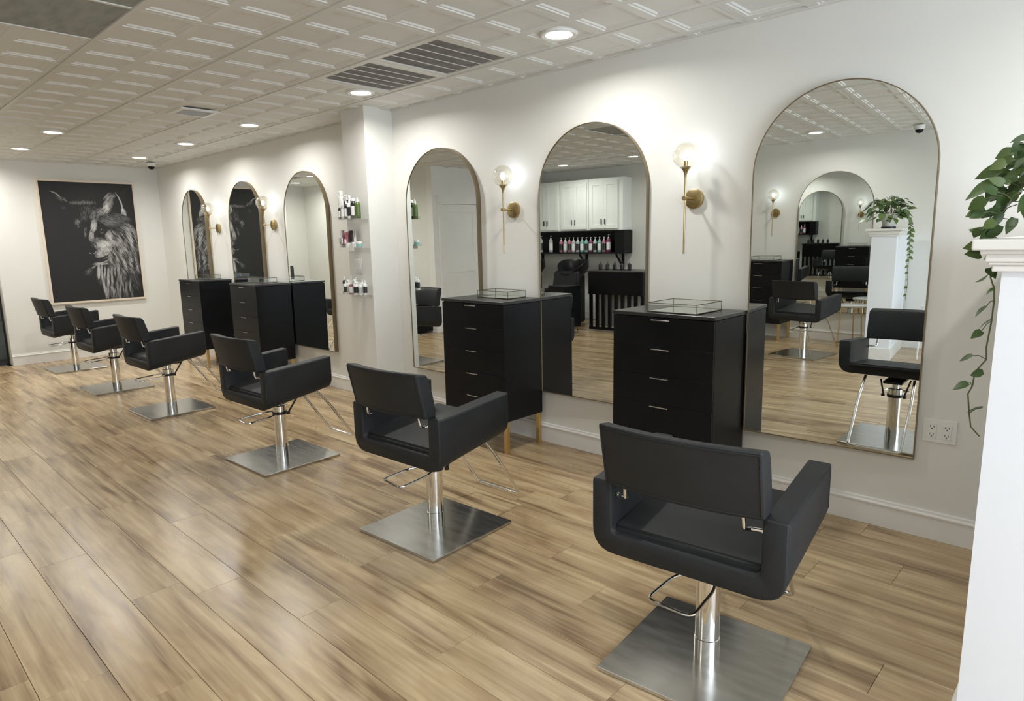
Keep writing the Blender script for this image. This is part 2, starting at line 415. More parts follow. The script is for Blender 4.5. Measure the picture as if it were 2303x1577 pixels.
# downlights
down = empty('downlight', (0,0,0), 0, 'downlight', 'ceiling light')
MB().lathe([(.075,-.004),(.098,-.008),(.104,-.004),(.106,.012),(.075,.012)], n=28, caps=False).build('trim_ring', WHITEP, down, True)
MB().lathe([(.0005,-.006),(.05,-.0055),(.076,-.003)], n=28, caps=False).build('lens', LIT, down, True)
DL = [(-2.45,-.60,'round lit ceiling downlight nearest the camera, above the second chest'),
 (-4.38,-.60,'round lit ceiling downlight in front of the pillar top beside the vents'),
 (-6.23,-.60,'round lit ceiling downlight just beyond the pillar along the mirror wall'),
 (-7.78,-.60,'round lit ceiling downlight along the mirror wall, third before the back wall'),
 (-9.30,-.60,'round lit ceiling downlight along the mirror wall closest to the back wall'),
 (-7.80,-1.84,'round lit ceiling downlight in the inner row, the nearer one at upper left'),
 (-9.27,-1.84,'round lit ceiling downlight in the inner row, the farther one above the wolf picture'),
 (-2.39,-5.05,'round ceiling downlight over the opposite station, seen only in the nearest mirror'),
 (-5.16,-5.10,'round ceiling downlight by the white cabinets, right one seen in the middle mirror'),
 (-6.55,-5.30,'round ceiling downlight by the white cabinets, left one seen in the middle mirror'),
 (.45,-.75,'round ceiling downlight above the nearest chair, outside the photo'),
 (-.6,-3.0,'round ceiling downlight above the entrance floor, outside the photo'),
 (-10.2,-2.35,'round ceiling downlight at the mouth of the hallway'),
 (-11.5,-2.75,'round ceiling downlight inside the hallway')]  # last entry is an added, unseen lamp that lifts the dark hallway
for x, y, lab in DL:
    place(down, (x,y,H), 0, lab, 'round recessed downlights')
    area('downlight_glow', (x,y,H-.012), (0,0,-1), .14, .14, DOWN_POWER, (1.0,.985,.94), 'DISK', 164)

# dome cameras
def dome(loc, lab):
    t = empty('security_camera', loc, 0, lab, 'security camera', 'dome cameras')
    MB().lathe([(.055,0),(.058,-.02),(.05,-.045),(.042,-.05)], n=24).build('housing', WHITEP, t, True)
    MB().lathe([(.042,-.05),(.039,-.066),(.028,-.082),(.001,-.09)], n=24, caps=False).build('dark_dome', CHEST, t, True)
dome((-9.80,-.30,H), 'small dome security camera on the ceiling near the back corner')
dome((-1.36,-5.35,H), 'dome security camera over the half wall, seen in the nearest mirror')

# baseboards
def baseboard(name, a, b):
    a = Vector((*a,0)); b = Vector((*b,0)); d = (b-a); L = d.length; d.normalize()
    nrm = Vector((-d.y, d.x, 0)); mid = (a+b)/2
    if not inside((mid+nrm*.05).x,(mid+nrm*.05).y): nrm = -nrm
    prof = [(0,.001),(.016,.001),(.016,.108),(.020,.112),(.022,.122),(.017,.127),(.013,.130),(.012,.140),(0,.143)]
    m = MB(); r = [[m.bm.verts.new(p + nrm*o_ + Vector((0,0,z))) for o_, z in prof] for p in (a, b)]
    n = len(prof)
    for k in range(n): m.bm.faces.new((r[0][k], r[0][(k+1)%n], r[1][(k+1)%n], r[1][k]))
    m.bm.faces.new(r[0]); m.bm.faces.new(r[1])
    return tag(m.build(name, TRIM), kind='structure')
baseboard('baseboard_right_near', (XF,0), (-4.81,0)); baseboard('baseboard_right_far', (-5.15,0), (XB,0))
baseboard('baseboard_back', (XB,0), (XB,-2.0)); baseboard('baseboard_left', (-3.9,-6.018), (XF,yl))
baseboard('baseboard_far', (-8.0,-6.27), (-3.9,-6.27)); baseboard('baseboard_hall', (-12.4,-3.4),(-8.0,-3.4))
# pillar
pl = tag(MB().box(-5.15,-4.81,-.29,.0,0,H+.03).build('wall_pillar', WALL), kind='structure')
tag(MB().box(-5.166,-4.794,-.306,.0,.001,.12,.003,1).build('baseboard_pillar', TRIM), kind='structure')

# ------------------------------------------------------------------ mirrors
def arch_pts(w_, z0, z1, n=72):
    r = w_/2; zc = z1-r; pts = [(-r,z0),(r,z0)]
    for k in range(n+1):
        a = PI*k/n; pts.append((r*math.cos(a), zc+r*math.sin(a)))
    return pts
def mirror(loc, rz, w_, z0, z1, y0, a_deg, t_deg, lab, group):
    """arched mirror; local x along the wall, local -y into the room; its face leans a little off the wall"""
    t = empty('arched_mirror', loc, rz, lab, 'mirror', group)
    ta, tt = math.tan(math.radians(a_deg)), math.tan(math.radians(t_deg))
    def yf(x, z, d=0): return y0 + d + x*ta - (z-1.3)*tt
    o_ = arch_pts(w_, z0, z1); i_ = arch_pts(w_-.009, z0+.0045, z1-.0045); n = len(o_)
    m = MB(); V = m.bm.verts.new
    ob = [V((x,-.001,z)) for x,z in o_]; of = [V((x,yf(x,z),z)) for x,z in o_]; nf = [V((x,yf(x,z),z)) for x,z in i_]; nb = [V((x,yf(x,z,.005),z)) for x,z in i_]
    ib = [V((x,-.001,z)) for x,z in i_]
    for k in range(n):
        l_ = (k+1)%n
        for A_, B_ in ((ob,of),(of,nf),(nf,nb),(nb,ib),(ib,ob)): m.bm.faces.new((A_[k],A_[l_],B_[l_],B_[k]))
    m.build('frame', FRAMEM, t)
    m = MB(); f = m.bm.faces.new([m.bm.verts.new((x,yf(x,z,.0045),z)) for x,z in i_])
    m.bm.normal_update()
    g = m.build('mirror_glass', MIRROR, t)
    return t
G = 'arched wall mirrors along the stations'
MIR = [(-1.115,.85,-.048,3.0,.4,'arched wall mirror nearest the camera, beside the power outlet'),
 (-2.652,.858,-.044,1.9,.3,'arched wall mirror in the middle between the two nearest wall lamps, reflecting white cabinets'),
 (-4.16,.865,-.05,.9,.3,'arched wall mirror just right of the white pillar, reflecting a white door'),
 (-6.33,.86,-.042,-.3,0,'arched wall mirror just left of the pillar shelves, beyond the pillar'),
 (-7.75,.86,-.035,-1.5,0,'arched wall mirror between the two farthest wall lamps, filled by the wolf picture'),
 (-9.255,.86,-.035,-2.4,0,'arched wall mirror nearest the back wall, mostly reflecting white wall')]
for x, w_, y0, a_, t_, lab in MIR: mirror((x,0,0), 0, w_, .392, 2.24, y0, a_, t_, lab, G)
def oploc(s): 
    p = oppw(s, 0); return (p.x, p.y, 0)
OROT = PI+TH      # local -y points into the room (ON)
mirror(oploc(-.02), OROT, .90, .392, 2.21, -.046, -4, 0, 'arched wall mirror on the opposite wall, seen inside the nearest mirror', 'mirrors on the opposite wall')

# ------------------------------------------------------------------ sconces
sc = empty('wall_sconce', (0,0,0), 0, 'sconce', 'wall lamp')
RX = Matrix.Rotation(PI/2, 4, 'X')
MB().lathe([(.001,0),(.058,0),(.058,.022),(.05,.026),(.001,.026)], (0,0,1.717), 32, True, RX).build('backplate', BRASS, sc, True)
b = MB().lathe([(.006,.02),(.006,.125)], (0,0,1.717), 12, True, RX); b.lathe([(.012,.104),(.013,.136)], (0,0,1.717), 14, True, RX); b.build('arm', BRASS, sc, True)
MB().lathe([(.0055,1.40),(.0055,1.85)], (0,-.12,0), 12).build('rod', BRASS, sc, True)
MB().lathe([(.006,1.832),(.008,1.85),(.016,1.872),(.030,1.888),(.031,1.892),(.013,1.893)], (0,-.12,0), 20, True).build('cup', BRASS, sc, True)
MB().lathe([(.011,1.892),(.012,1.925),(.004,1.926)], (0,-.12,0), 14).build('socket', BRASS, sc, True)
rg = .076; zc = 1.955
MB().lathe([(rg*math.sin(a), zc-rg*math.cos(a)) for a in [PI*(.12+.88*k/18) if k<18 else PI*.9999 for k in range(19)]], (0,-.12,0), 28, False).build('glass_globe', GLASS, sc, True)
MB().lathe([(.004,1.924),(.009,1.93),(.014,1.945),(.0155,1.958),(.012,1.972),(.002,1.981)], (0,-.12,0), 14, False).build('bulb', BULB, sc, True)
for x, lab in [(-1.915,'brass wall lamp with lit glass globe between the nearest and middle mirrors'),(-3.37,'brass lit globe wall lamp between the middle mirror and the mirror by the pillar'),
  (-7.06,'brass wall lamp with lit glass globe beyond the pillar, the nearer of the far pair'),(-8.53,'brass wall lamp with lit glass globe nearest the back wall')]:
    place(sc, (x,0,0), 0, lab, 'brass globe wall lamps')
place(sc, oploc(.755), OROT, 'brass wall lamp on the opposite wall, seen inside the nearest mirror', 'brass globe wall lamps')

# ------------------------------------------------------------------ chests
ch = empty('drawer_chest', (0,0,0), 0, 'chest', 'chest of drawers', 'black station chests')
W2 = .315; D = .43
MB().box(-W2,W2,-D,-.046,.235,1.062,.003,1).build('carcass', CHEST, ch)
MB().box(-W2-.004,W2+.004,-D-.018,-.044,1.063,1.083,.002,1).build('worktop', CHESTTOP, ch)
for k in range(5):
    z1 = 1.058-k*.1645; z0 = z1-.1632
    d = MB().box(-W2+.001,W2-.001,-D-.014,-D,z0,z1,.0005,1).build('drawer', CHEST, ch)
    MB().box(-.058,.058,-D-.030,-D-.018,z1-.017,z1-.011,.001,1).box(-.055,-.050,-D-.02,-D-.012,z1-.017,z1-.011).box(.050,.055,-D-.02,-D-.012,z1-.017,z1-.011).build('handle', STEEL, d)
for sx in (-1,1):
    for y in (-D+.012, -.075):
        MB().box(sx*(W2-.017)-.015, sx*(W2-.017)+.015, y-.012, y+.018, .0, .235, .001, 1).build('leg', GOLD, ch)
CH = [(-1.865,'black five-drawer chest with gold legs, between the nearest and middle mirrors'),
 (-3.395,'black five-drawer chest with gold legs, between the middle mirror and the mirror by the pillar'),
 (-7.035,'black five-drawer chest beyond the pillar, the nearer of the far pair'),
 (-8.515,'black five-drawer chest nearest the back wall')]
for x, lab in CH: place(ch, (x,0,0), 0, lab)
place(ch, oploc(.79), OROT, 'black five-drawer chest on the opposite wall, seen inside the nearest mirror')
# trays
def tray(x, y, wx, wy, lab, rz=0):
    t = empty('glass_tray', (x,y,1.0835), rz, lab, 'tray', 'glass trays on the chests')
    hx, hy, hz = wx/2, wy/2, .052; r = .0022
    f = MB()
    for z in (.004, hz): f.tube([(-hx,-hy,z),(hx,-hy,z),(hx,hy,z),(-hx,hy,z)], r, 5, True)
    for a in (-1,1):
        for b_ in (-1,1): f.tube([(a*hx,b_*hy,0.0),(a*hx,b_*hy,hz)], r, 5)
    f.build('wire_frame', TRAYF, t)
    MB().box(-hx+.003,hx-.003,-hy+.003,hy-.003,.002,.005).build('mirrored_base', MIRROR, t)
    g = MB(); g.box(-hx,hx,-hy,-hy+.002,.006,hz).box(-hx,hx,hy-.002,hy,.006,hz).box(-hx,-hx+.002,-hy,hy,.006,hz).box(hx-.002,hx,-hy,hy,.006,hz).build('glass_side', TRAYG, t)
    return t
tr = tray(-1.822,-.265,.305,.29,'glass tray with thin metal edges on the nearest black chest')
tray(-3.36,-.17,.31,.19,'glass tray with thin metal edges on the second black chest, left of the middle mirror')
tray(-7.06,-.20,.31,.19,'glass tray on the nearer chest of the far pair')
tray(-8.53,-.20,.31,.19,'glass tray on the chest nearest the back wall')
p = oppw(.77,.24); tray(p.x,p.y,.31,.25,'glass tray on the opposite chest, seen inside the nearest mirror', OROT)

# ------------------------------------------------------------------ styling chair (local +y = front)
def make_chair():
    root = empty('styling_chair', (0,0,0), 0, 'chair', 'chair')
    YR, YF, WO = -.253, .235, .323
    zb = lambda y: .435 + (.51-.435)*(y-YR)/(YF-YR)      # underside
    za = lambda y: .693 + (.736-.693)*(y-YR)/(YF-YR)     # arm top
    T = .075; R = .085
    def section(y, ins=0.0):
        b_, a_ = zb(y)+ins, za(y)-ins; wo = WO-ins; wi = WO-T+ins; bi = zb(y)+T-ins
        outer = fillet([(-wo,y,a_),(-wo,y,b_),(wo,y,b_),(wo,y,a_)], R, 6)
        inner = fillet([(wi,y,a_),(wi,y,bi),(-wi,y,bi),(-wi,y,a_)], .022, 4)
        return outer + inner
    m = MB(); stations = [(YR,.006),(YR+.003,.002),(YR+.009,0)] + [(YR+.009+(YF-YR-.018)*k/4,0) for k in range(1,5)] + [(YF-.003,.002),(YF,.006)]
    rings = [[m.bm.verts.new(p) for p in section(y,i)] for y, i in stations]; n = len(rings[0])
    for a, b_ in zip(rings, rings[1:]):
        for k in range(n): m.bm.faces.new((a[k], a[(k+1)%n], b_[(k+1)%n], b_[k]))
    m.bm.faces.new(rings[0]); m.bm.faces.new(rings[-1])
    # soften the arm-top edges
    m.bm.edges.ensure_lookup_table()
    sh = m.build('seat_shell', LEATHER, root)
    md = sh.modifiers.new('bev', 'BEVEL'); md.width = .007; md.segments = 3; md.limit_method = 'ANGLE'; md.angle_limit = math.radians(60); md.harden_normals = True
    for p_ in sh.data.polygons: p_.use_smooth = True
    # piping along the rear and outside edges of the arms
    for sx in (-1,1):
        pp = MB(); pp.tube(fillet([(sx*(WO-.001),YR+.012,zb(YR)+.07),(sx*(WO-.001),YR+.012,za(YR)-.008),(sx*(WO-.001),YF-.014,za(YF)-.009),(sx*(WO-.001),YF-.014,zb(YF)+.07)],.01,3), .0028, 6)
        pp.build('piping', LEATHER, root, True)
    # seat cushion, sunk between the arms
    m = MB(); wi = WO-T+.002; t_ = bmesh.new(); bmesh.ops.create_cube(t_, size=1)
    for v in t_.verts:
        fr = v.co.y > 0; y = YF+.04 if fr else YR+.022
        zz = zb(YF if fr else YR)+T
        v.co = Vector(((-wi if v.co.x<0 else wi), y, (zz-.02 if v.co.z<0 else zz+(.006 if fr else .026))))
    bmesh.ops.bevel(t_, geom=t_.edges[:], offset=.010, segments=3, affect='EDGES')
    m.merge(t_); m.build('seat_cushion', LEATHER, root, True)
    # backrest: panel curved in plan, leaning back a little
    wb, zt, zl = .262, .914, .693; yt, yl_ = -.322, -.272; th = .068
    m = MB(); nx, nz = 14, 6; grid = {}
    def bp_(u, v, side):           # u -1..1, v 0..1 (bottom..top), side 0 rear 1 front
        x = wb*u; z = zl+(zt-zl)*v; y = yl_+(yt-yl_)*v - .035*(1-u*u)*1.0 + .0
        yy = y + (th if side else 0)
        if side: yy += .012*(1-u*u)*0 + .010*math.sin(PI*v)
        return Vector((x, yy, z + (-.012 if side and v>.99 else 0)))
    for s_ in (0,1):
        for i in range(nx+1):
            for j in range(nz+1): grid[s_,i,j] = m.bm.verts.new(bp_(-1+2*i/nx, j/nz, s_))
    for s_ in (0,1):
        for i in range(nx):
            for j in range(nz): m.bm.faces.new((grid[s_,i,j],grid[s_,i+1,j],grid[s_,i+1,j+1],grid[s_,i,j+1]))
    for i in range(nx):
        for j in (0,nz): m.bm.faces.new((grid[0,i,j],grid[0,i+1,j],grid[1,i+1,j],grid[1,i,j]))
    for j in range(nz):
        for i in (0,nx): m.bm.faces.new((grid[0,i,j],grid[0,i,j+1],grid[1,i,j+1],grid[1,i,j]))
    bk = m.build('backrest', LEATHER, root)
    md = bk.modifiers.new('bev','BEVEL'); md.width = .011; md.segments = 3; md.limit_method='ANGLE'; md.angle_limit = math.radians(50); md.harden_normals = True
    for p_ in bk.data.polygons: p_.use_smooth = True
    # seam around the rear panel
    loop = []
    for u in [k/10 for k in range(-10,11)]: loop.append(bp_(u*.965, .945, 0)+Vector((0,-.0005,0)))
    for v in (.7,.4,.2): loop.append(bp_(.965, v, 0)+Vector((0,-.0005,0)))
    for u in [k/10 for k in range(10,-11,-1)]: loop.append(bp_(u*.965, .055, 0)+Vector((0,-.0005,0)))
    for v in (.2,.4,.7): loop.append(bp_(-.965, v, 0)+Vector((0,-.0005,0)))
    MB().tube(loop, .0026, 5, True).build('piping', LEATHER, bk, True)
    # chrome brackets hooking the back to the arms
    for sx in (-1,1):
        MB().tube(fillet([(sx*(WO-T+.004),-.215,.640),(sx*(WO-T-.045),-.222,.640),(sx*(WO-T-.052),-.250,.645),(sx*(WO-T-.054),-.262,.712)],.022,5), .0062, 10).build('back_bracket', CHROME, root, True)
        MB().lathe([(.001,0),(.011,0),(.011,.006),(.001,.006)], (sx*(WO-T-.002),-.215,.640), 14, True, Matrix.Rotation(-sx*PI/2,4,'Y')).build('bolt_cap', CHROME, root, True)
    # base
    MB().box(-.285,.285,-.285,.285,.001,.016,.002,1).build('base_plate', STEEL, root)
    MB().lathe([(.045,.016),(.045,.095),(.0425,.096),(.0425,.36),(.030,.362)], n=28).build('column', CHROME, root, True)
    MB().lathe([(.024,.36),(.024,.43)], n=16).build('piston', CHROME, root, True)
    m = MB(); m.lathe([(.047,.345),(.047,.385),(.030,.388)], n=24); m.build('column_cap', CHROME, root, True)
    m = MB(); m.box(-.06,.06,-.10,.10,.432,.452,.004,1); m.tube([(-.08,.07,.455),(-.066,.03,.335)],.006,8); m.tube([(.11,.10,.47),(.062,.03,.335)],.006,8); m.lathe([(.001,-.01),(.012,-.008),(.012,.008),(.001,.01)],(-.07,.03,.335),10); m.lathe([(.001,-.01),(.012,-.008),(.012,.008),(.001,.01)],(.066,.03,.335),10)
    m.lathe([(.051,.325),(.051,.345)], n=20)
    m.build('mechanism', BLACKM, root, True)
    m = MB()
    m.tube(fillet([(-.03,-.02,.345),(-.095,-.09,.33),(-.115,-.25,.315),(.05,-.265,.315),(.055,-.09,.33),(.03,-.02,.345)],.035,5), .0055, 8)
    m.build('pump_lever', CHROME, root, True)
    # footrest
    m = MB(); m.tube(fillet([(-.15,.19,.495),(-.16,.30,.36),(-.16,.50,.070),(.16,.50,.070),(.16,.30,.36),(.15,.19,.495)],.03,5), .0095, 10)
    m.build('footrest', CHROME, root, True)
    return root
chair = make_chair()
CHR = [(-.972,-1.606,.089,0,'black leather styling chair nearest the camera, in front of the nearest mirror'),
 (-2.555,-1.53,.05,0,'black leather styling chair second from the camera, facing the middle mirror'),
 (-4.267,-1.503,.03,0,'black leather styling chair third from the camera, facing the mirror by the pillar'),
 (-6.39,-1.50,.027,0,'black leather styling chair fourth from the camera, first one beyond the pillar'),
 (-7.89,-1.53,.02,0,'black leather styling chair fifth from the camera, second from the back wall'),
 (-9.63,-1.50,.02,0,'black leather styling chair closest to the back wall and wolf picture')]
for x, y, a, dz, lab in CHR: place(chair, (x,y,0), a, lab, 'black styling chairs in a row')
place(chair, (-2.32,-4.66,0), PI+.24, 'black leather styling chair at the opposite station, seen from behind in the nearest mirror', 'chairs seen in the mirrors')

# ------------------------------------------------------------------ wolf picture
def wolf_raster(Wp=290, Hp=416):
    S = 2; W_, H_ = Wp*S, Hp*S
    img = np.full((H_, W_), .030, np.float32)
    rng = np.random.default_rng(11)
    src = np.array([(125,100),(1185,140),(1325,1400),(315,1480)], float); dst = np.array([(0,0),(1,0),(1,1),(0,1)], float)
    A = []; B = []
    for (x,y),(u,v) in zip(src,dst):
        A.append([x,y,1,0,0,0,-u*x,-u*y]); B.append(u); A.append([0,0,0,x,y,1,-v*x,-v*y]); B.append(v)
    h = np.linalg.solve(np.array(A), np.array(B)); h = np.append(h,1).reshape(3,3)
    def uv(x, y):
        q = h @ np.array([x,y,1.0]); return q[0]/q[2]*W_, q[1]/q[2]*H_
    def dab(x, y, r, val):
        x0,x1 = int(max(0,x-2*r-1)), int(min(W_,x+2*r+2)); y0,y1 = int(max(0,y-2*r-1)), int(min(H_,y+2*r+2))
        if x1<=x0 or y1<=y0: return
        gx = np.arange(x0,x1)-x; gy = np.arange(y0,y1)-y
        k = np.exp(-(gx[None,:]**2+gy[:,None]**2)/(r*r))
        sub = img[y0:y1,x0:x1]; sub += (val-sub)*k*.55
    def stroke(pts, r, val, taper=True):
        P_ = [uv(*p) for p in pts]
        L = sum(math.dist(a,b) for a,b in zip(P_,P_[1:])); n = max(2,int(L/(r*.8)))
        for k in range(n+1):
            t = k/n*(len(P_)-1); i = min(int(t),len(P_)-2); f_ = t-i
            x = P_[i][0]*(1-f_)+P_[i+1][0]*f_; y = P_[i][1]*(1-f_)+P_[i+1][1]*f_
            rr_ = r*(1-.6*abs(2*k/n-1)) if taper else r
            dab(x, y, max(rr_,.7), val)
    def fur(cx, cy, rx, ry, ang, val, n, L, wd, dark=.35, spread=14, curve=0.0):
        for _ in range(int(n*1.5)):
            a = rng.uniform(0,2*PI); q = math.sqrt(rng.uniform(0,1)); x = cx+rx*q*math.cos(a); y = cy+ry*q*math.sin(a)
            th = math.radians(ang+rng.normal(0,spread)); l_ = L*rng.uniform(.5,1.2)
            v = (val*rng.uniform(.55,1.15) if rng.uniform()>dark else .035)*(1-.45*q)
            c_ = curve*rng.uniform(.5,1.5); pts = [(x-l_/2*math.cos(th-c_), y-l_/2*math.sin(th-c_)),(x,y),(x+l_/2*math.cos(th+c_), y+l_/2*math.sin(th+c_))]
            stroke(pts, wd*.78, max(v,.03))
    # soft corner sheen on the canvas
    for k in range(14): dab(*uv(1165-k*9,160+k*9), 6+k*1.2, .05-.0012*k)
    # forehead and crown
    fur(640,345,160,13,80,.26,190,30,1.5,.35)
    fur(700,430,95,50,75,.15,130,46,1.7,.45); fur(650,500,55,60,80,.17,70,46,1.7,.5); fur(775,500,60,55,110,.26,110,46,1.8,.35)
    fur(850,450,60,40,40,.36,120,50,1.8,.3); fur(580,575,32,38,45,.30,34,36,1.8,.3); fur(415,400,28,16,30,.12,16,36,2)
    fur(668,680,16,60,85,.26,34,34,1.8,.3); fur(585,615,24,12,20,.2,12,30,2)
    # ears
    stroke([(262,213),(325,236),(390,290),(462,336)], 3.2, .5); fur(385,300,55,22,38,.16,50,40,1.6,.3)
    fur(925,350,52,105,-62,.42,210,75,2.0,.30); fur(905,400,34,55,-62,.62,110,55,2.2,.1); fur(965,272,36,20,-30,.28,40,36,1.8,.2)
    for _e in range(3): fur(1022,400,42,95,-80,.03,70,80,4.5,1)
    stroke([(872,420),(882,350),(925,280),(1003,230)], 2.4, .30)
    stroke([(1003,228),(1040,280),(1070,345),(1086,410),(1080,450)], 4.0, .66); stroke([(1060,330),(1085,400),(1075,470),(1045,500)], 3.4, .45)
    stroke([(1088,420),(1108,455),(1114,495),(1096,538)], 8.0, .62, False); fur(1100,490,18,50,80,.6,40,40,3,.1)
    # side of the face
    fur(1000,545,170,80,25,.20,560,70,1.8,.45,12); fur(930,545,90,50,18,.28,150,55,1.8,.4,10)
    fur(1120,690,130,95,38,.17,460,80,1.9,.5,12); fur(1185,700,52,95,58,.46,200,70,2.2,.3,10); fur(1140,625,60,40,35,.40,80,65,2,.3,10)
    fur(1070,820,150,110,46,.18,600,90,1.9,.55,11); fur(1205,860,60,130,60,.26,240,90,2.0,.45,10)
    # light brow, cheek and muzzle
    fur(762,610,34,62,108,.55,150,40,2.0,.12,12); fur(735,720,28,60,100,.48,110,40,2.0,.18,12)
    fur(935,720,45,55,55,.48,140,50,2,.2,12); fur(985,795,60,40,42,.46,150,65,2,.25,10)
    fur(810,770,95,28,12,.30,120,45,2,.35); fur(770,830,40,30,60,.16,60,35,2,.5)
    fur(865,870,95,92,58,.52,520,48,1.9,.20,12); fur(890,825,70,45,32,.66,240,48,2.0,.10,10); fur(845,935,70,50,25,.50,170,42,2,.25,10)
    fur(925,900,45,60,65,.60,120,50,2,.2,10)
    # dark ring round the eye, iris and lids
    for _k in range(3): stroke([(800,672),(812,630),(850,612),(890,628),(905,665),(880,695),(835,692),(805,668)], 5.5, .02, False)
    for _k in range(3): dab(*uv(852,656), 17, .018)
    stroke([(828,668),(842,688),(866,686),(876,668)], 2.4, .20); dab(*uv(846,662), 9, .10); dab(*uv(846,644), 3.0, .55); dab(*uv(858,660), 7, .015)
    stroke([(800,700),(780,715)], 5, .03); stroke([(905,660),(945,690)], 4, .03)
    # nose and mouth
    for q in [(735,850),(745,875),(762,895),(730,900),(785,875)]:
        dab(*uv(*q), 17, .02); dab(*uv(*q), 15, .02)
    stroke([(710,905),(720,920),(738,918)], 2.0, .45); stroke([(755,920),(775,914),(784,893)], 2.0, .45); dab(*uv(738,838), 6, .10)
    for _k in range(2): stroke([(770,985),(850,975),(930,940),(968,900)], 6, .02, False)
    stroke([(745,1085),(800,1052),(865,1025),(925,995),(958,960),(968,915)], 4.6, .34, False); fur(850,1035,90,12,-22,.5,60,50,1.8,.2,8); fur(950,960,22,45,-68,.5,40,45,1.8,.2,8)
    # throat shadow
    fur(880,1090,100,38,8,.03,80,80,5,1)
    # neck and chest, laid in overlapping tufts
    fur(1060,1020,130,110,56,.24,520,100,1.9,.5,9); fur(1185,1060,100,120,60,.24,440,95,1.9,.5,9)
    for _t in range(46):
        tx = rng.uniform(960,1260); ty = rng.uniform(720,1180); fur(tx,ty,26,50,52+(ty-720)*.03,rng.uniform(.36,.62),12,95,1.7,0,6); fur(tx+26,ty+4,16,50,54,.025,9,90,2.6,1,6)
    fur(915,1190,100,90,84,.24,380,95,1.9,.45,10); fur(1020,1250,130,130,80,.26,560,105,1.9,.48,10)
    fur(965,1335,85,85,82,.24,330,100,1.9,.45,10); fur(1060,1350,95,70,74,.16,260,85,1.9,.5,10); fur(1205,1240,80,90,66,.14,240,85,1.9,.5,10)
    for _t in range(60):
        ty = rng.uniform(1110,1400); lo = 795+(ty-1110)*.42; tx = lo+abs(rng.normal(0,.42))*330
        if tx > 1230: continue
        v = rng.uniform(.34,.66)*(1-.5*max(0,(tx-1000)/230))*(1-.35*max(0,(ty-1280)/120)); fur(tx,ty,16,48,90-(tx-850)*.05+rng.normal(0,7),v,12,95,1.6,0,5); fur(tx+20,ty,10,46,88,.025,8,90,2.4,1,5)
    fur(705,1130,36,34,-55,.14,36,60,2.2,.2)
    img = img.reshape(Hp,S,Wp,S).mean((1,3))
    img = .019+np.maximum(img-.034,0)*1.3; rn = rng.normal(0,.0015,img.shape); return np.clip(img+rn, .008, .85)
WI = wolf_raster(); Hp, Wp = WI.shape
t = empty('wolf_picture', (XB, -.9225, 0), 0, 'large framed black and white wolf portrait on the back wall', 'picture')
yL, yR, zB, zT = -.547, .552, .79, 2.372           # local y about the centre
xf = .045
MB().box(.002,xf+.002,yL-.03,yL-.006,zB-.03,zT+.03).box(.002,xf+.002,yR+.006,yR+.03,zB-.03,zT+.03).box(.002,xf+.002,yL-.006,yR+.006,zT+.006,zT+.03).box(.002,xf+.002,yL-.006,yR+.006,zB-.03,zB-.006).build('frame', CANFR, t)
me = bpy.data.meshes.new('canvas')
ys = np.linspace(yL, yR, Wp); zs = np.linspace(zT, zB, Hp)
verts = np.zeros((Hp*Wp,3)); verts[:,0] = xf-.006; verts[:,1] = np.tile(ys, Hp); verts[:,2] = np.repeat(zs, Wp)
idx = np.arange(Hp*Wp).reshape(Hp,Wp)
faces = np.stack([idx[1:,:-1].ravel(), idx[1:,1:].ravel(), idx[:-1,1:].ravel(), idx[:-1,:-1].ravel()],1)
me.from_pydata(verts.tolist(), [], faces.tolist())
ca = me.color_attributes.new('print', 'FLOAT_COLOR', 'POINT')
c4 = np.ones((Hp*Wp,4),np.float32); g = WI.ravel(); c4[:,0] = g*1.02; c4[:,1] = g; c4[:,2] = g*.98
ca.data.foreach_set('color', c4.ravel())
cm = mat('printed_canvas', (.03,.03,.03), .55, spec=.3); n_, l_, b_ = nodes(cm); at = n_.new('ShaderNodeAttribute'); at.attribute_name = 'print'; l_.new(at.outputs['Color'], b_.inputs['Base Color'])
me.materials.append(cm); o = bpy.data.objects.new('canvas', me); COL.objects.link(o); o.parent = t
MB().box(.002,xf-.007,yL-.004,yR+.004,zB-.004,zT+.004).build('canvas_backing', BLACKM, t)

# dark cabinet just inside the hallway
t = empty('tall_cabinet', (-10.80, -2.085, 0), 0, 'dark tall cabinet at the left edge of the photo, beside the back wall', 'cabinet')
MB().box(-.14,.14,-.06,.06,0.06,1.12,.006,1).build('carcass', CURT, t)
MB().box(-.13,.13,-.05,.05,0,.06).build('plinth', BLACKM, t)
MB().box(-.145,.15,-.065,.062,1.12,1.14,.003,1).build('cabinet_top', GREYW, t)
for z0 in (.08,.60): MB().box(.14,.152,-.058,.056,z0,z0+.50,.002,1).build('door', CURT, t)

# ------------------------------------------------------------------ outlet and switch
def outlet(loc):
    t = empty('power_outlet', loc, 0, 'white double power outlet on the wall right of the nearest mirror', 'outlet')
    MB().box(-.0705,.0705,-.006,-.0005,-.0585,.0585,.003,2).build('cover_plate', WHITEP, t)
    for sx in (-1,1):
        r = MB().box(sx*.031-.0175,sx*.031+.0175,-.0085,-.006,-.036,.036,.001,1).build('receptacle', WHITEP, t)
        s = MB()
        for z in (-.019,.019):
            s.box(sx*.031-.0085,sx*.031-.0060,-.0092,-.0084,z-.002,z+.007).box(sx*.031+.0060,sx*.031+.0085,-.0092,-.0084,z-.002,z+.006)
            s.lathe([(.001,0),(.003,0),(.003,.0008),(.001,.0008)], (sx*.031,-.0084,z-.0085), 10, True, RX)
        s.build('socket_slots', SLOT, r)
outlet((-.595,0,.5505))
t = empty('light_switch', (-5.01,-.29,1.296), 0, 'white light switch on the pillar between the shelves', 'switch')
MB().box(-.058,.058,-.006,-.0005,-.06,.06,.003,2).build('cover_plate', WHITEP, t)
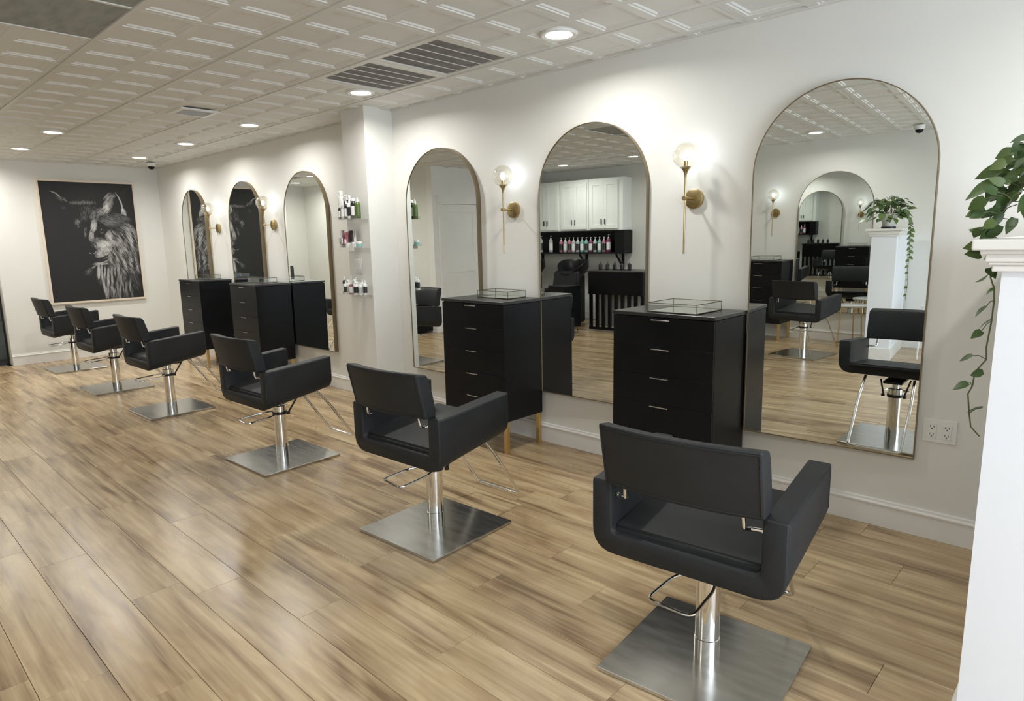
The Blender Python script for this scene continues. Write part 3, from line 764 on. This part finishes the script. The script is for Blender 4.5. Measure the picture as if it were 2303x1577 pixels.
for x in (-.026,.026): MB().box(x-.016,x+.016,-.010,-.006,-.034,.034,.001,1).build('rocker', WHITEP, t)

# ------------------------------------------------------------------ bottles
BC = {}
def bmat(c):
    if c not in BC: BC[c] = mat('bottle_colour', c, .3)
    return BC[c]
WH=(.8,.8,.78); BK=(.02,.02,.022); GR=(.08,.13,.03); PK=(.42,.15,.22); MG=(.20,.05,.11); TE=(.20,.42,.38); GY=(.45,.45,.44); RD=(.30,.09,.10)
def bottle(loc, h, r, body, label_c, kind, lab, group, cap=WH):
    nm = {'pump':'pump_bottle','spray':'spray_bottle','tube':'cream_tube','jar':'cream_jar','aero':'hairspray_can','nozzle':'nozzle_bottle'}[kind]
    cat = {'pump':'bottle','spray':'bottle','tube':'tube','jar':'jar','aero':'can','nozzle':'bottle'}[kind]
    t = empty(nm, loc, random.uniform(-.3,.3), lab, cat, group)
    if kind == 'tube':
        m = MB(); n = 14; rings = []
        for z, rx, ry in ((.012,r,r*.8),(h*.5,r*1.02,r*.55),(h*.93,r*1.1,r*.12),(h,r*1.1,r*.06)):
            rings.append([m.bm.verts.new((rx*math.cos(2*PI*k/n), ry*math.sin(2*PI*k/n), z)) for k in range(n)])
        for a, b in zip(rings, rings[1:]):
            for k in range(n): m.bm.faces.new((a[k],a[(k+1)%n],b[(k+1)%n],b[k]))
        m.bm.faces.new(rings[0]); m.bm.faces.new(rings[-1]); m.build('tube_body', bmat(body), t, True)
        MB().lathe([(r*.72,0),(r*.75,.013)], n=14).build('cap', bmat(cap), t, True)
        MB().box(-r*.6,r*.6,-r*.80-.001,-r*.6,h*.22,h*.55).build('label_print', bmat(label_c), t)
        return
    if kind == 'jar':
        MB().lathe([(r,0),(r,h*.55),(r*.94,h*.6)], n=18).build('body', bmat(body), t, True)
        MB().lathe([(r*1.03,h*.58),(r*1.03,h*.97),(r*.95,h)], n=18).build('lid', bmat(cap), t, True); return
    hb = h*(.78 if kind in ('pump','spray','nozzle') else .86)
    MB().lathe([(r*.94,0),(r,.004),(r,hb*.86),(r*.8,hb*.95),(r*.38,hb)], n=16).build('body', bmat(body), t, True)
    MB().lathe([(r*1.015,hb*.18),(r*1.015,hb*.72)], n=16, caps=False).build('label_band', bmat(label_c), t, True)
    m = MB()
    if kind == 'pump':
        m.lathe([(r*.42,hb),(r*.42,hb+h*.06),(r*.14,hb+h*.065),(r*.14,h*.95),(r*.30,h*.955),(r*.30,h)], n=12); m.box(-r*.16,r*.16,-r*1.0,0,h*.955,h*.995)
    elif kind == 'spray':
        m.lathe([(r*.42,hb),(r*.42,hb+h*.08),(r*.3,h*.9),(r*.22,h)], n=12); m.box(-r*.2,r*.2,-r*.8,r*.3,h*.90,h)
    elif kind == 'nozzle':
        m.lathe([(r*.45,hb),(r*.42,hb+h*.05),(r*.24,h*.93),(r*.12,h)], n=12)
    else:
        m.lathe([(r*.8,hb),(r*.78,h*.97),(r*.6,h)], n=14)
    m.build('cap', bmat(cap), t, True)
def shelf(z, lab, x0=-5.165, x1=-4.82):
    t = empty('acrylic_shelf', ((x0+x1)/2, -.29, z), 0, lab, 'shelf', 'clear shelves on the pillar')
    hw = (x1-x0)/2
    MB().box(-hw,hw,-.115,-.001,-.006,0).build('shelf_plate', ACRYL, t)
    MB().box(-hw,hw,-.118,-.114,-.006,.022).build('front_lip', ACRYL, t)
    MB().box(-hw,hw,-.005,-.001,-.035,-.006).build('wall_flange', ACRYL, t)
Z1,Z2,Z3 = 1.705,1.462,1.05
shelf(Z1,'top clear shelf on the pillar holding hair bottles'); shelf(Z2,'middle clear shelf on the pillar holding tubes and jars'); shelf(Z3,'bottom clear shelf on the pillar holding small bottles')
g1,g2,g3 = 'products on the top pillar shelf','products on the middle pillar shelf','products on the bottom pillar shelf'
for x,y,h,r,b,l,k,lab in [(-5.145,-.345,.25,.026,WH,WH,'aero','tall white hairspray can at the left end of the top pillar shelf'),
 (-5.085,-.325,.215,.025,BK,WH,'pump','black pump bottle with white label, tallest dark one on the top pillar shelf'),
 (-5.035,-.325,.205,.022,BK,WH,'spray','black bottle with white spray cap behind the front row of the top pillar shelf'),
 (-5.105,-.385,.13,.017,BK,WH,'nozzle','small black bottle with white label, lowest one at left front of the top pillar shelf'),
 (-5.06,-.383,.155,.020,GY,WH,'nozzle','grey bottle with white label, second in the front row of the top pillar shelf'),
 (-5.01,-.380,.160,.020,BK,WH,'nozzle','slim black bottle with white label in the middle of the top pillar shelf'),
 (-4.962,-.378,.178,.023,WH,BK,'nozzle','white nozzle bottle with black band on the top pillar shelf'),
 (-4.905,-.376,.170,.026,BK,WH,'aero','wide black bottle with square white label near the right of the top pillar shelf'),
 (-4.850,-.372,.178,.024,GR,GR,'nozzle','green bottle with white nozzle at the right end of the top pillar shelf')]:
    bottle((x,y,Z1), h, r, b, l, k, lab, g1)
for x,y,h,r,b,l,k,lab,c in [(-5.145,-.36,.15,.022,WH,GY,'tube','white cream tube at the left end of the middle pillar shelf',WH),
 (-5.095,-.37,.15,.024,MG,WH,'tube','dark magenta tube with pale label on the middle pillar shelf',BK),
 (-5.055,-.345,.14,.02,PK,PK,'tube','pink tube standing behind on the middle pillar shelf',WH),
 (-5.03,-.382,.13,.021,RD,WH,'tube','red and pink tube third in the front row of the middle pillar shelf',BK),
 (-4.985,-.365,.145,.02,BK,BK,'tube','black tube leaning near the middle of the middle pillar shelf',BK),
 (-4.955,-.345,.145,.016,WH,WH,'tube','slim white tube right of the black tube on the middle pillar shelf',WH),
 (-5.0,-.385,.04,.025,WH,WH,'jar','white lidded jar left of the price card on the middle pillar shelf',WH),
 (-4.925,-.372,.045,.027,WH,WH,'jar','white jar behind the price card on the middle pillar shelf',WH),
 (-4.855,-.375,.05,.026,TE,WH,'jar','teal jar with white lid at the right end of the middle pillar shelf',WH)]:
    bottle((x,y,Z2), h, r, b, l, k, lab, g2, c)
tag(MB().box(-4.955,-4.885,-.412,-.410,Z2-.03,Z2+.028).build('price_card', WHITEP), 'small blank white card on the front of the middle pillar shelf', 'card')
for x,y,h,r,b,l,k,lab in [(-5.135,-.365,.16,.018,BK,WH,'nozzle','black bottle with white label at the left end of the bottom pillar shelf'),
 (-5.075,-.33,.16,.020,WH,GY,'nozzle','tall white nozzle bottle at the back left of the bottom pillar shelf'),
 (-5.085,-.385,.12,.018,WH,BK,'nozzle','white bottle with black label second on the bottom pillar shelf'),
 (-5.04,-.380,.13,.019,WH,GY,'spray','white spray bottle with grey label on the bottom pillar shelf'),
 (-4.995,-.335,.15,.018,GY,WH,'pump','clear grey pump bottle at the back of the bottom pillar shelf'),
 (-4.998,-.388,.12,.017,RD,WH,'nozzle','reddish bottle with white label in the middle of the bottom pillar shelf'),
 (-4.958,-.370,.135,.019,WH,WH,'spray','plain white spray bottle in the middle of the bottom pillar shelf'),
 (-4.915,-.388,.115,.025,WH,BK,'aero','wide white bottle with dark label on the bottom pillar shelf'),
 (-4.900,-.335,.14,.018,WH,GY,'nozzle','white nozzle bottle behind the wide one on the bottom pillar shelf'),
 (-4.868,-.380,.12,.018,WH,GY,'nozzle','white bottle second from the right end of the bottom pillar shelf'),
 (-4.838,-.350,.13,.017,WH,BK,'nozzle','white bottle with black label at the right end of the bottom pillar shelf')]:
    bottle((x,y,Z3), h, r, b, l, k, lab, g3)

# ------------------------------------------------------------------ half walls with plants
def half_wall(loc, rz, lab, L, Wd=.26):
    """end of the wall at local y=-L, runs back to local y=0; x 0..Wd"""
    t = empty('half_wall', loc, rz, lab, 'half wall', 'white half walls with plants')
    MB().box(0,Wd,-L,0,0,1.40).build('body', PONYW, t)
    m = MB()
    for off, z0, z1 in ((.020,1.395,1.412),(.028,1.412,1.420),(.034,1.420,1.440),(.045,1.440,1.450)):
        m.box(-off,Wd+off,-L-off,0,z0,z1,.002,1)
    m.build('crown_moulding', TRIM, t)
    MB().box(-.062,Wd+.062,-L-.062,0,1.450,1.478,.006,3).build('cap', TRIM, t)
    m = MB(); m.box(-.018,Wd+.018,-L-.018,0,.001,.115); m.box(-.012,Wd+.012,-L-.012,0,.115,.135,.004,2); m.build('skirting', TRIM, t)
    return t
half_wall((-.245,0,0), 0, 'white half wall at the right edge carrying a trailing plant', 1.50)
half_wall((-1.675,-5.70,0), 0, 'white half wall across the room, seen in the nearest mirror', .01, .25)
hw = [o for o in bpy.data.objects if o.name.startswith('half_wall')][-1]
# second one extends the other way (towards +y), so mirror it in y
hw.location = (-1.675+.25, -5.72, 0); hw.rotation_euler = (0,0,PI)
for c_ in [x for x in bpy.data.objects if x.parent == hw]: bpy.data.objects.remove(c_, do_unlink=True)
def hw_parts(t, L, Wd):
    MB().box(0,Wd,-L,0,0,1.40).build('body', PONYW, t)
    m = MB()
    for off, z0, z1 in ((.020,1.395,1.412),(.028,1.412,1.420),(.034,1.420,1.440),(.045,1.440,1.450)): m.box(-off,Wd+off,-L-off,-.06,z0,z1,.002,1)
    m.build('crown_moulding', TRIM, t)
    MB().box(-.062,Wd+.062,-L-.062,-.06,1.452,1.478,.006,3).build('cap', TRIM, t)
    m = MB(); m.box(-.018,Wd+.018,-L-.018,-.06,.001,.115); m.box(-.012,Wd+.012,-L-.012,-.06,.115,.135,.004,2); m.build('skirting', TRIM, t)
hw_parts(hw, .98, .25)

def leaf_mesh():
    m = bmesh.new(); n = 8; L_ = []
    prof = [(0,.0),(.06,.30),(.2,.46),(.38,.48),(.55,.40),(.72,.27),(.88,.11),(1.0,.0)]
    mid = []; lf = []; rg_ = []
    for t_, w_ in prof:
        z = -.16*t_*t_
        mid.append(m.verts.new((t_,0,z)));
        lf.append(m.verts.new((t_ - (.07 if t_<.1 and w_>0 else 0), w_*.78, z+.11*w_)) if w_>0 else mid[-1])
        rg_.append(m.verts.new((t_ - (.07 if t_<.1 and w_>0 else 0), -w_*.78, z+.11*w_)) if w_>0 else mid[-1])
    for k in range(len(prof)-1):
        for side in (lf, rg_):
            f = [mid[k], mid[k+1], side[k+1], side[k]]; u = []
            for v in f:
                if v not in u: u.append(v)
            if len(u) > 2: m.faces.new(u)
    bmesh.ops.recalc_face_normals(m, faces=m.faces[:])
    me = bpy.data.meshes.new('leaf'); m.to_mesh(me); m.free(); me.materials.append(LEAF)
    for p_ in me.polygons: p_.use_smooth = True
    return me
LM = leaf_mesh()
def add_leaf(parent, base, tip, facing, rnd, wscale=1.0):
    base = Vector(base); tip = Vector(tip); d = tip-base; L = d.length; x = d.normalized()
    f = Vector(facing) + Vector((rnd.uniform(-.7,.7), rnd.uniform(-.5,.5), rnd.uniform(-.4,.6)))
    z = (f - x*f.dot(x)).normalized(); y = z.cross(x)
    M_ = Matrix((x*L, y*L*wscale, z*L)).transposed().to_4x4(); M_.translation = base
    o = bpy.data.objects.new('leaf', LM); COL.objects.link(o); o.parent = parent; o.matrix_local = M_
LEAVES=[(-0.271, -1.411, 1.679, -0.309, -1.414, 1.662), (-0.277, -1.396, 1.669, -0.342, -1.395, 1.639), (-0.303, -1.365, 1.634, -0.357, -1.392, 1.586), (-0.304, -1.438, 1.584, -0.346, -1.427, 1.555), (-0.31, -1.409, 1.549, -0.337, -1.427, 1.536), (-0.276, -1.321, 1.616, -0.308, -1.327, 1.578), (-0.27, -1.34, 1.573, -0.308, -1.346, 1.55), (-0.275, -1.363, 1.548, -0.303, -1.386, 1.494), (-0.309, -1.364, 1.494, -0.35, -1.35, 1.509), (-0.321, -1.377, 1.504, -0.333, -1.37, 1.479), (-0.319, -1.359, 1.463, -0.350, -1.386, 1.451), (-0.267, -1.349, 1.712, -0.306, -1.349, 1.695), (-0.243, -1.404, 1.725, -0.259, -1.432, 1.702), (-0.242, -1.336, 1.69, -0.267, -1.342, 1.683), (-0.273, -1.354, 1.65, -0.315, -1.34, 1.618), (-0.244, -1.354, 1.624, -0.273, -1.338, 1.597), (-0.236, -1.393, 1.657, -0.281, -1.383, 1.641), (-0.252, -1.387, 1.588, -0.265, -1.37, 1.548), (-0.244, -1.335, 1.72, -0.259, -1.36, 1.69), (-0.282, -1.424, 1.601, -0.311, -1.443, 1.613), (-0.262, -1.324, 1.684, -0.301, -1.332, 1.687), (-0.262, -1.365, 1.625, -0.291, -1.38, 1.639), (-0.272, -1.379, 1.59, -0.283, -1.39, 1.554), (-0.284, -1.398, 1.527, -0.31, -1.399, 1.503), (-0.245, -1.37, 1.6, -0.264, -1.355, 1.572), (-0.306, -1.358, 1.659, -0.33, -1.342, 1.653)]
VLEAVES=[(-0.292, -1.287, 1.442, -0.322, -1.268, 1.419), (-0.283, -1.294, 1.411, -0.281, -1.316, 1.39), (-0.301, -1.287, 1.375, -0.328, -1.269, 1.346), (-0.284, -1.285, 1.335, -0.304, -1.287, 1.317), (-0.297, -1.292, 1.283, -0.323, -1.312, 1.254), (-0.286, -1.288, 1.241, -0.316, -1.289, 1.216), (-0.3, -1.308, 1.212, -0.32, -1.335, 1.193), (-0.319, -1.287, 1.134, -0.359, -1.268, 1.112), (-0.285, -1.315, 1.093, -0.321, -1.305, 1.077), (-0.321, -1.303, 1.054, -0.355, -1.326, 1.034), (-0.279, -1.307, 0.985, -0.325, -1.299, 0.966), (-0.301, -1.287, 1.393, -0.279, -1.314, 1.368)]
STEM=[(-.24,-1.33,1.60),(-.30,-1.32,1.55),(-0.325,-1.31,1.475),(-0.307, -1.3, 1.442), (-0.283, -1.3, 1.416), (-0.285, -1.3, 1.385), (-0.293, -1.3, 1.367), (-0.282, -1.3, 1.336), (-0.279, -1.3, 1.301), (-0.280, -1.3, 1.242), (-0.286, -1.3, 1.164), (-0.283, -1.3, 1.128), (-0.307, -1.3, 1.088), (-0.31, -1.3, 1.045), (-0.319, -1.3, 1.02), (-0.311, -1.3, 0.961), (-0.304, -1.3, 0.921), (-0.28, -1.3, 0.895)]
def plant(loc, rz, lab, explicit):
    rnd = random.Random(21)
    t = empty('trailing_plant', loc, rz, lab, 'plant', 'trailing plants on the half walls')
    MB().lathe([(.062,0.02),(.078,.10),(.086,.16),(.080,.162),(.070,.12),(.05,.12)], n=28).build('pot', POT, t, True)
    MB().lathe([(.072,0),(.075,.003),(.075,.019),(.06,.02)], n=28).build('pot_stand', BLACKM, t, True)
    MB().lathe([(.001,.146),(.079,.144)], n=20, caps=False).build('soil', SLOT, t)
    inv = Vector(loc)
    stems = MB()
    if explicit:
        for L_ in LEAVES:
            b, e = Vector(L_[:3]), Vector(L_[3:])
            add_leaf(t, b-inv, e-inv, (.5,-.8,.35), rnd, max(.55, min(1.1, .045/(e-b).length))*rnd.uniform(.85,1.05))
            b2 = b+Vector((rnd.uniform(.0,.035), rnd.uniform(.01,.05), rnd.uniform(-.03,.025))); add_leaf(t, b2-inv, b2-inv+(e-b).normalized()*rnd.uniform(.03,.05)+Vector((0,rnd.uniform(-.02,.02),rnd.uniform(-.02,.02))), (.5,-.8,.35), rnd, rnd.uniform(.7,1.1))
            dd = (e-b)*.6; stems.tube([b-inv-dd+Vector((.012,.01,-.012)), b-inv-dd*.5+Vector((.006,.004,-.002)), b-inv], .0014, 5)
        for L_ in VLEAVES:
            b, e = Vector(L_[:3]), Vector(L_[3:]); add_leaf(t, b-inv, e-inv, (.2,-.6,.8), rnd, rnd.uniform(.55,.9))
        P_ = [Vector(p)-inv for p in STEM]; stems.tube(P_, .0022, 6)
        for L_ in VLEAVES:
            b = Vector(L_[:3])-inv; q = min(P_, key=lambda p: (p-b).length); stems.tube([q, (q+b)/2+Vector((0,0,.006)), b], .0013, 5)
    # full foliage around the pot
    for k in range(84 if explicit else 120):
        a = rnd.uniform(0, 2*PI); el = rnd.uniform(-.15, 1.3); R_ = rnd.uniform(.11,.20)*(1.0 if explicit else 1.12)
        c = Vector((R_*math.cos(a)*math.cos(el)*1.05, R_*math.sin(a)*math.cos(el)*1.05, .13+R_*math.sin(el)*(.85 if explicit else 1.15)))
        if explicit and c.x < -.12: continue
        d = Vector((math.cos(a), math.sin(a), rnd.uniform(-.9,.1))).normalized()*rnd.uniform(.045,.075)*(1 if explicit else 1.4)
        add_leaf(t, c, c+d, (math.cos(a)*.6, math.sin(a)*.6, .8), rnd, rnd.uniform(.7,1.05))
        if k % 3 == 0: stems.tube(fillet([Vector((math.cos(a)*.03,math.sin(a)*.03,.145)), Vector((c.x*.5,c.y*.5,max(c.z,.15)+.03)), c],.06,4), .0015, 5)
    if not explicit:
        P_ = [Vector((.10,.02,.17)),Vector((.19,.05,.12)),Vector((.225,.06,0)),Vector((.225,.06,-.15)),Vector((.232,.06,-.30)),Vector((.225,.06,-.45)),Vector((.235,.06,-.62)),Vector((.225,.06,-.80))]
        stems.tube(P_, .0022, 6)
        for k in range(38):
            u = ((k+.5)/38)**1.35; i = min(int(u*7),6); f_ = u*7-i; q = P_[i]*(1-f_)+P_[i+1]*f_
            s_ = 1 if k%2 else -1
            if u > .6 and k % 2: continue
            L_ = .065*(1-.35*u); e = q+Vector((s_*L_*.75, rnd.uniform(-.03,.03), -L_*.55))
            if e.x < .2: e.x = .2
            add_leaf(t, q, e, (.3,.9,.3), rnd, 1.0)
    stems.build('stems', STEMM, t, True)
    return t
plant((-.115,-1.37,1.478), 0, 'green trailing plant in a pale pot on the half wall at the right edge', True)
plant((-1.54,-4.93,1.478), 0, 'green trailing plant on the opposite half wall, seen in the nearest mirror', False)

# ------------------------------------------------------------------ side table, stool by the opposite half wall
t = empty('side_table', (-1.93,-5.36,0), 0, 'small round marble-topped side table with gold legs, seen in the nearest mirror', 'table')
MB().lathe([(.175,.53),(.18,.535),(.18,.55),(.175,.553)], n=32).build('tabletop', MARBLE, t, True)
for k in range(3):
    a = k*2*PI/3+.5; MB().tube([(.13*math.cos(a),.13*math.sin(a),.53),(.16*math.cos(a),.16*math.sin(a),0.008)], .008, 8).build('leg', GOLD, t, True)
t = empty('white_stool', (-1.0,-5.05,0), TH, 'white metal stool beyond the opposite half wall, at the right edge of the nearest mirror', 'stool')
MB().box(-.16,.16,-.16,.16,.60,.63,.008,2).build('seat', TRIM, t)
for sx in (-1,1):
    for sy in (-1,1): MB().tube([(sx*.13,sy*.13,.60),(sx*.15,sy*.15,.008)], .010, 8).build('leg', TRIM, t, True)
MB().tube([(-.14,-.14,.2),(.14,-.14,.2),(.14,.14,.2),(-.14,.14,.2)], .006, 6, True).build('stretcher', TRIM, t, True)

# ------------------------------------------------------------------ shampoo corner, seen in the middle mirror
YC = -5.98; YW = -6.27
def cab(x0, x1, z0, z1, lab):
    t = empty('wall_cabinet', ((x0+x1)/2, 0, 0), 0, lab, 'cabinet', 'white wall cabinets over the wash basins'); c = (x0+x1)/2; hw_ = (x1-x0)/2
    MB().box(-hw_,hw_,YW+.002,YC-.001,z0,z1,.002,1).build('carcass', CABW, t)
    for s_ in (-1,1):
        xa, xb = (-hw_+.03, -.002) if s_ < 0 else (.002, hw_-.03)
        d = MB(); d.box(xa,xb,YC,YC+.012,z0+.03,z1-.05)
        fr = .065; d.box(xa,xa+fr,YC+.012,YC+.022,z0+.03,z1-.05).box(xb-fr,xb,YC+.012,YC+.022,z0+.03,z1-.05).box(xa+fr,xb-fr,YC+.012,YC+.022,z0+.03,z0+.03+fr).box(xa+fr,xb-fr,YC+.012,YC+.022,z1-.05-fr,z1-.05)
        dd = d.build('door', CABW, t)
        hx = -.035 if s_ < 0 else .035
        MB().box(hx-.006,hx+.006,YC+.022,YC+.042,z0+.10,z0+.19,.003,1).build('handle', BLACKM, dd)
XS = [-8.22,-7.62,-7.02,-6.42,-5.80]
XS = [-7.98,-7.70,-7.10,-6.50,-5.89]
for k, lab in enumerate(['narrow white wall cabinet against the white door wall','white wall cabinet at the left edge of the middle mirror','white wall cabinet in the centre of the middle mirror','white wall cabinet at the right end over the bottle shelf']):
    cab(XS[k]+.002, XS[k+1]-.002, 1.57, 2.43, lab)
tag(MB().box(XS[-1],-5.83,YW+.002,YC,1.57,2.43).build('cabinet_end_panel', CABW), 'white end panel closing the wall cabinets beside the bare wall', 'panel')
t = empty('bottle_shelf', (0,0,0), 0, 'black open box shelf under the white cabinets holding pump bottles', 'shelf')
MB().box(-7.98,-5.81,YW+.002,YC+.0,1.175,1.20).build('shelf_board', CHEST, t)
MB().box(-7.98,-5.81,YW+.002,YC+.0,1.545,1.565).build('top_board', CHEST, t)
MB().box(-7.98,-5.81,YW+.002,YW+.018,1.20,1.545).build('back_panel', CHEST, t)
MB().box(-5.98,-5.81,YW+.018,YC,1.20,1.545).build('end_block', CHEST, t)
for x in (-7.7,-6.72,-5.98):
    m = MB(); m.box(x-.02,x+.02,YW+.002,YW+.03,.93,1.175); m.tube([(x,YW+.02,.94),(x,YC-.04,1.165)],.018,4); m.build('bracket', CHEST, t)
cols = [(GY,'grey'),(WH,'white'),(PK,'pink'),(GY,'grey'),(PK,'pink'),(WH,'white'),(GY,'grey'),(TE,'teal'),(TE,'teal'),(MG,'plum'),(GY,'grey'),(TE,'teal'),(PK,'pink'),(MG,'plum'),(RD,'red'),(GY,'grey'),(TE,'teal')]
xs = [-7.58,-7.36] + [-7.13+.0895*k for k in range(12)]
ords = ['first','second','third','fourth','fifth','sixth','seventh','eighth','ninth','tenth','eleventh','twelfth','thirteenth','fourteenth']
for k, x in enumerate(xs):
    c, cn = cols[k]
    last = k == len(xs)-1
    bottle((x,YC-.07,1.20), .30 if last or k<2 else .26, .036, c if c!=WH else GY, WH if k%2 else BK, 'pump', f'{cn} pump bottle on the black wall shelf, {ords[k]} from the left', 'pump bottles on the black wall shelf', WH)
# wash units
def wash_unit(loc, rz, lab):
    t = empty('wash_unit', loc, rz, lab, 'wash basin', 'black shampoo basins')
    m = MB(); n = 24; rings = []
    for r_, z in ((.05,-.14),(.17,-.11),(.25,-.02),(.27,.06),(.255,.075),(.22,.05),(.15,-.05),(.02,-.08)):
        rings.append([m.bm.verts.new((r_*math.cos(2*PI*k/n)*1.0, r_*math.sin(2*PI*k/n)*1.05, z + (-.05*max(0,math.sin(2*PI*k/n))**3 if z>.04 else 0) + .07*abs(math.cos(2*PI*k/n))**2*(z>.04))) for k in range(n)])
    for a, b in zip(rings, rings[1:]):
        for k in range(n): m.bm.faces.new((a[k],a[(k+1)%n],b[(k+1)%n],b[k]))
    m.bm.faces.new(rings[0]); m.bm.faces.new(rings[-1])
    m.bm.transform(Matrix.Translation((0,-.25,.92))@Matrix.Rotation(-.35,4,'X')); m.build('basin', CHEST, t, True)
    MB().box(-.12,.12,-.42,-.18,.01,.82,.03,3).build('pedestal', CHEST, t)
    MB().tube([(.08,-.42,.95),(.08,-.44,1.05),(.08,-.38,1.08)],.008,8).build('tap', CHROME, t, True)
    m = MB(); m.box(-.27,.27,.02,.52,.36,.47,.04,3); m.build('seat', LEATHER, t, True)
    m = MB(); b_ = bmesh.new(); bmesh.ops.create_cube(b_, size=1); b_.transform(Matrix.Translation((0,.0,.68))@Matrix.Rotation(.22,4,'X')@Matrix.Diagonal((.52,.09,.46,1)))
    bmesh.ops.bevel(b_, geom=b_.edges[:], offset=.03, segments=3, affect='EDGES'); m.merge(b_); m.build('backrest', LEATHER, t, True)
    for sx in (-1,1): MB().box(sx*.30-.03,sx*.30+.03,.0,.46,.55,.62,.02,2).build('armrest', LEATHER, t, True)
    m = MB(); m.box(-.20,.20,.05,.45,.04,.36,.02,2); m.build('chair_base', CHEST, t)
for k,(x,lab) in enumerate([(-7.55,'black wash basin with reclining chair, at the left edge of the middle mirror'),(-6.62,'black wash basin with reclining chair under the shelf, in the centre of the middle mirror')]):
    wash_unit((x,-5.45,0), 0, lab)
# black slatted counter
t = empty('slatted_counter', (-5.42,-5.25,0), 0, 'black counter with upright slats, reflected at the right of the middle mirror', 'counter')
MB().box(-.48,.48,-.28,.22,.58,.925,.004,1).build('counter_box', CHEST, t)
MB().box(-.50,.50,-.30,.24,.925,.95,.003,1).build('counter_top', CHESTTOP, t)
MB().box(-.48,.48,-.02,0,.05,.58).build('grey_panel', GREYW, t)
for k in range(9):
    x = -.455+.91*k/8; MB().box(x-.028,x+.028,.16,.19,.05,.58,.003,1).build('slat', CHEST, t)
MB().box(-.48,.48,.15,.20,.02,.06).build('bottom_rail', CHEST, t)
for k,x in enumerate((-5.78,-5.65,-5.52,-5.39,-5.26)):
    bottle((x,-5.2,.951), .13, .03, BK, BK, 'pump', f'small black pump bottle on the slatted counter, {ords[k]} from the left', 'black bottles on the slatted counter', BK)
# rolling trolley
t = empty('rolling_trolley', (-6.10,-4.66,0), .15, 'black rolling trolley on chrome castors in front of the wash basins', 'trolley')
MB().box(-.19,.19,-.17,.17,.10,.74,.01,2).build('drawer_body', CHEST, t)
for k in range(4): MB().box(-.175,.175,.17,.182,.12+.15*k,.255+.15*k,.004,1).build('drawer', CHEST, t)
for sx in (-1,1):
    for sy in (-1,1):
        MB().lathe([(.026,-.012),(.026,.012)], (sx*.16,sy*.14,.028), 14, True, Matrix.Rotation(PI/2,4,'Y')).build('castor', CHROME, t, True)
        


# ------------------------------------------------------------------ door in the corner wall, seen in the mirror by the pillar
t = empty('door_1', (-8.0,-3.98,0), 0, None, None, None, 'structure')
m = MB(); m.box(.001,.03,-.47,-.40,0,2.12).box(.001,.03,.40,.47,0,2.12).box(.001,.035,-.50,.50,2.05,2.16).box(.001,.04,-.52,.52,2.16,2.19).build('door_casing', TRIM, t)
m = MB(); m.box(.001,.014,-.395,.395,.01,2.04)
for z0, z1 in ((.01,.25),(.95,1.10),(1.92,2.04)): m.box(.014,.022,-.28,.28,z0,z1)
m.box(.014,.022,-.395,-.28,.01,2.04).box(.014,.022,.28,.395,.01,2.04).build('door_leaf', TRIM, t)
# counter along the hallway wall
t = empty('wood_top_counter', (-8.80,-3.15,0), 0, 'low black cabinet with an oak top along the hallway wall, reflected by the pillar', 'cabinet')
MB().box(-.7,.7,-.24,.22,.03,.48,.004,1).build('carcass', CHEST, t)
MB().box(-.72,.72,-.245,.24,.48,.52,.004,1).build('worktop', WTOP, t)
for k in range(3): 
    d = MB().box(-.69+.46*k,-.24+.46*k,.22,.234,.05,.46,.002,1).build('door', CHEST, t)
    MB().box(-.30+.46*k,-.28+.46*k,.234,.25,.34,.42,.002,1).build('handle', STEEL, d)
t = empty('tool_rack', (-8.62,-3.20,.521), 0, 'black tool rack standing on the oak-topped counter', 'rack')
MB().box(-.16,.16,-.09,.09,0,.015,.003,1).build('rack_base', BLACKM, t)
for k in range(4): MB().box(-.15,.15,-.08,.08,.07+.08*k,.085+.08*k,.002,1).build('rack_tier', BLACKM, t)
for sx in (-1,1): MB().box(sx*.15-.008,sx*.15+.008,-.085,.085,.0,.36,.002,1).build('rack_side', BLACKM, t)
bottle((-8.88,-3.08,.521), .30, .035, WH, GY, 'aero', 'white bottle standing on the low oak-topped cabinet', 'bottles on the oak-topped counter')
bottle((-10.80,-2.085,1.141), .24, .045, TE, TE, 'aero', 'teal canister standing on the dark tall cabinet at the left edge', 'canisters on the dark cabinet')
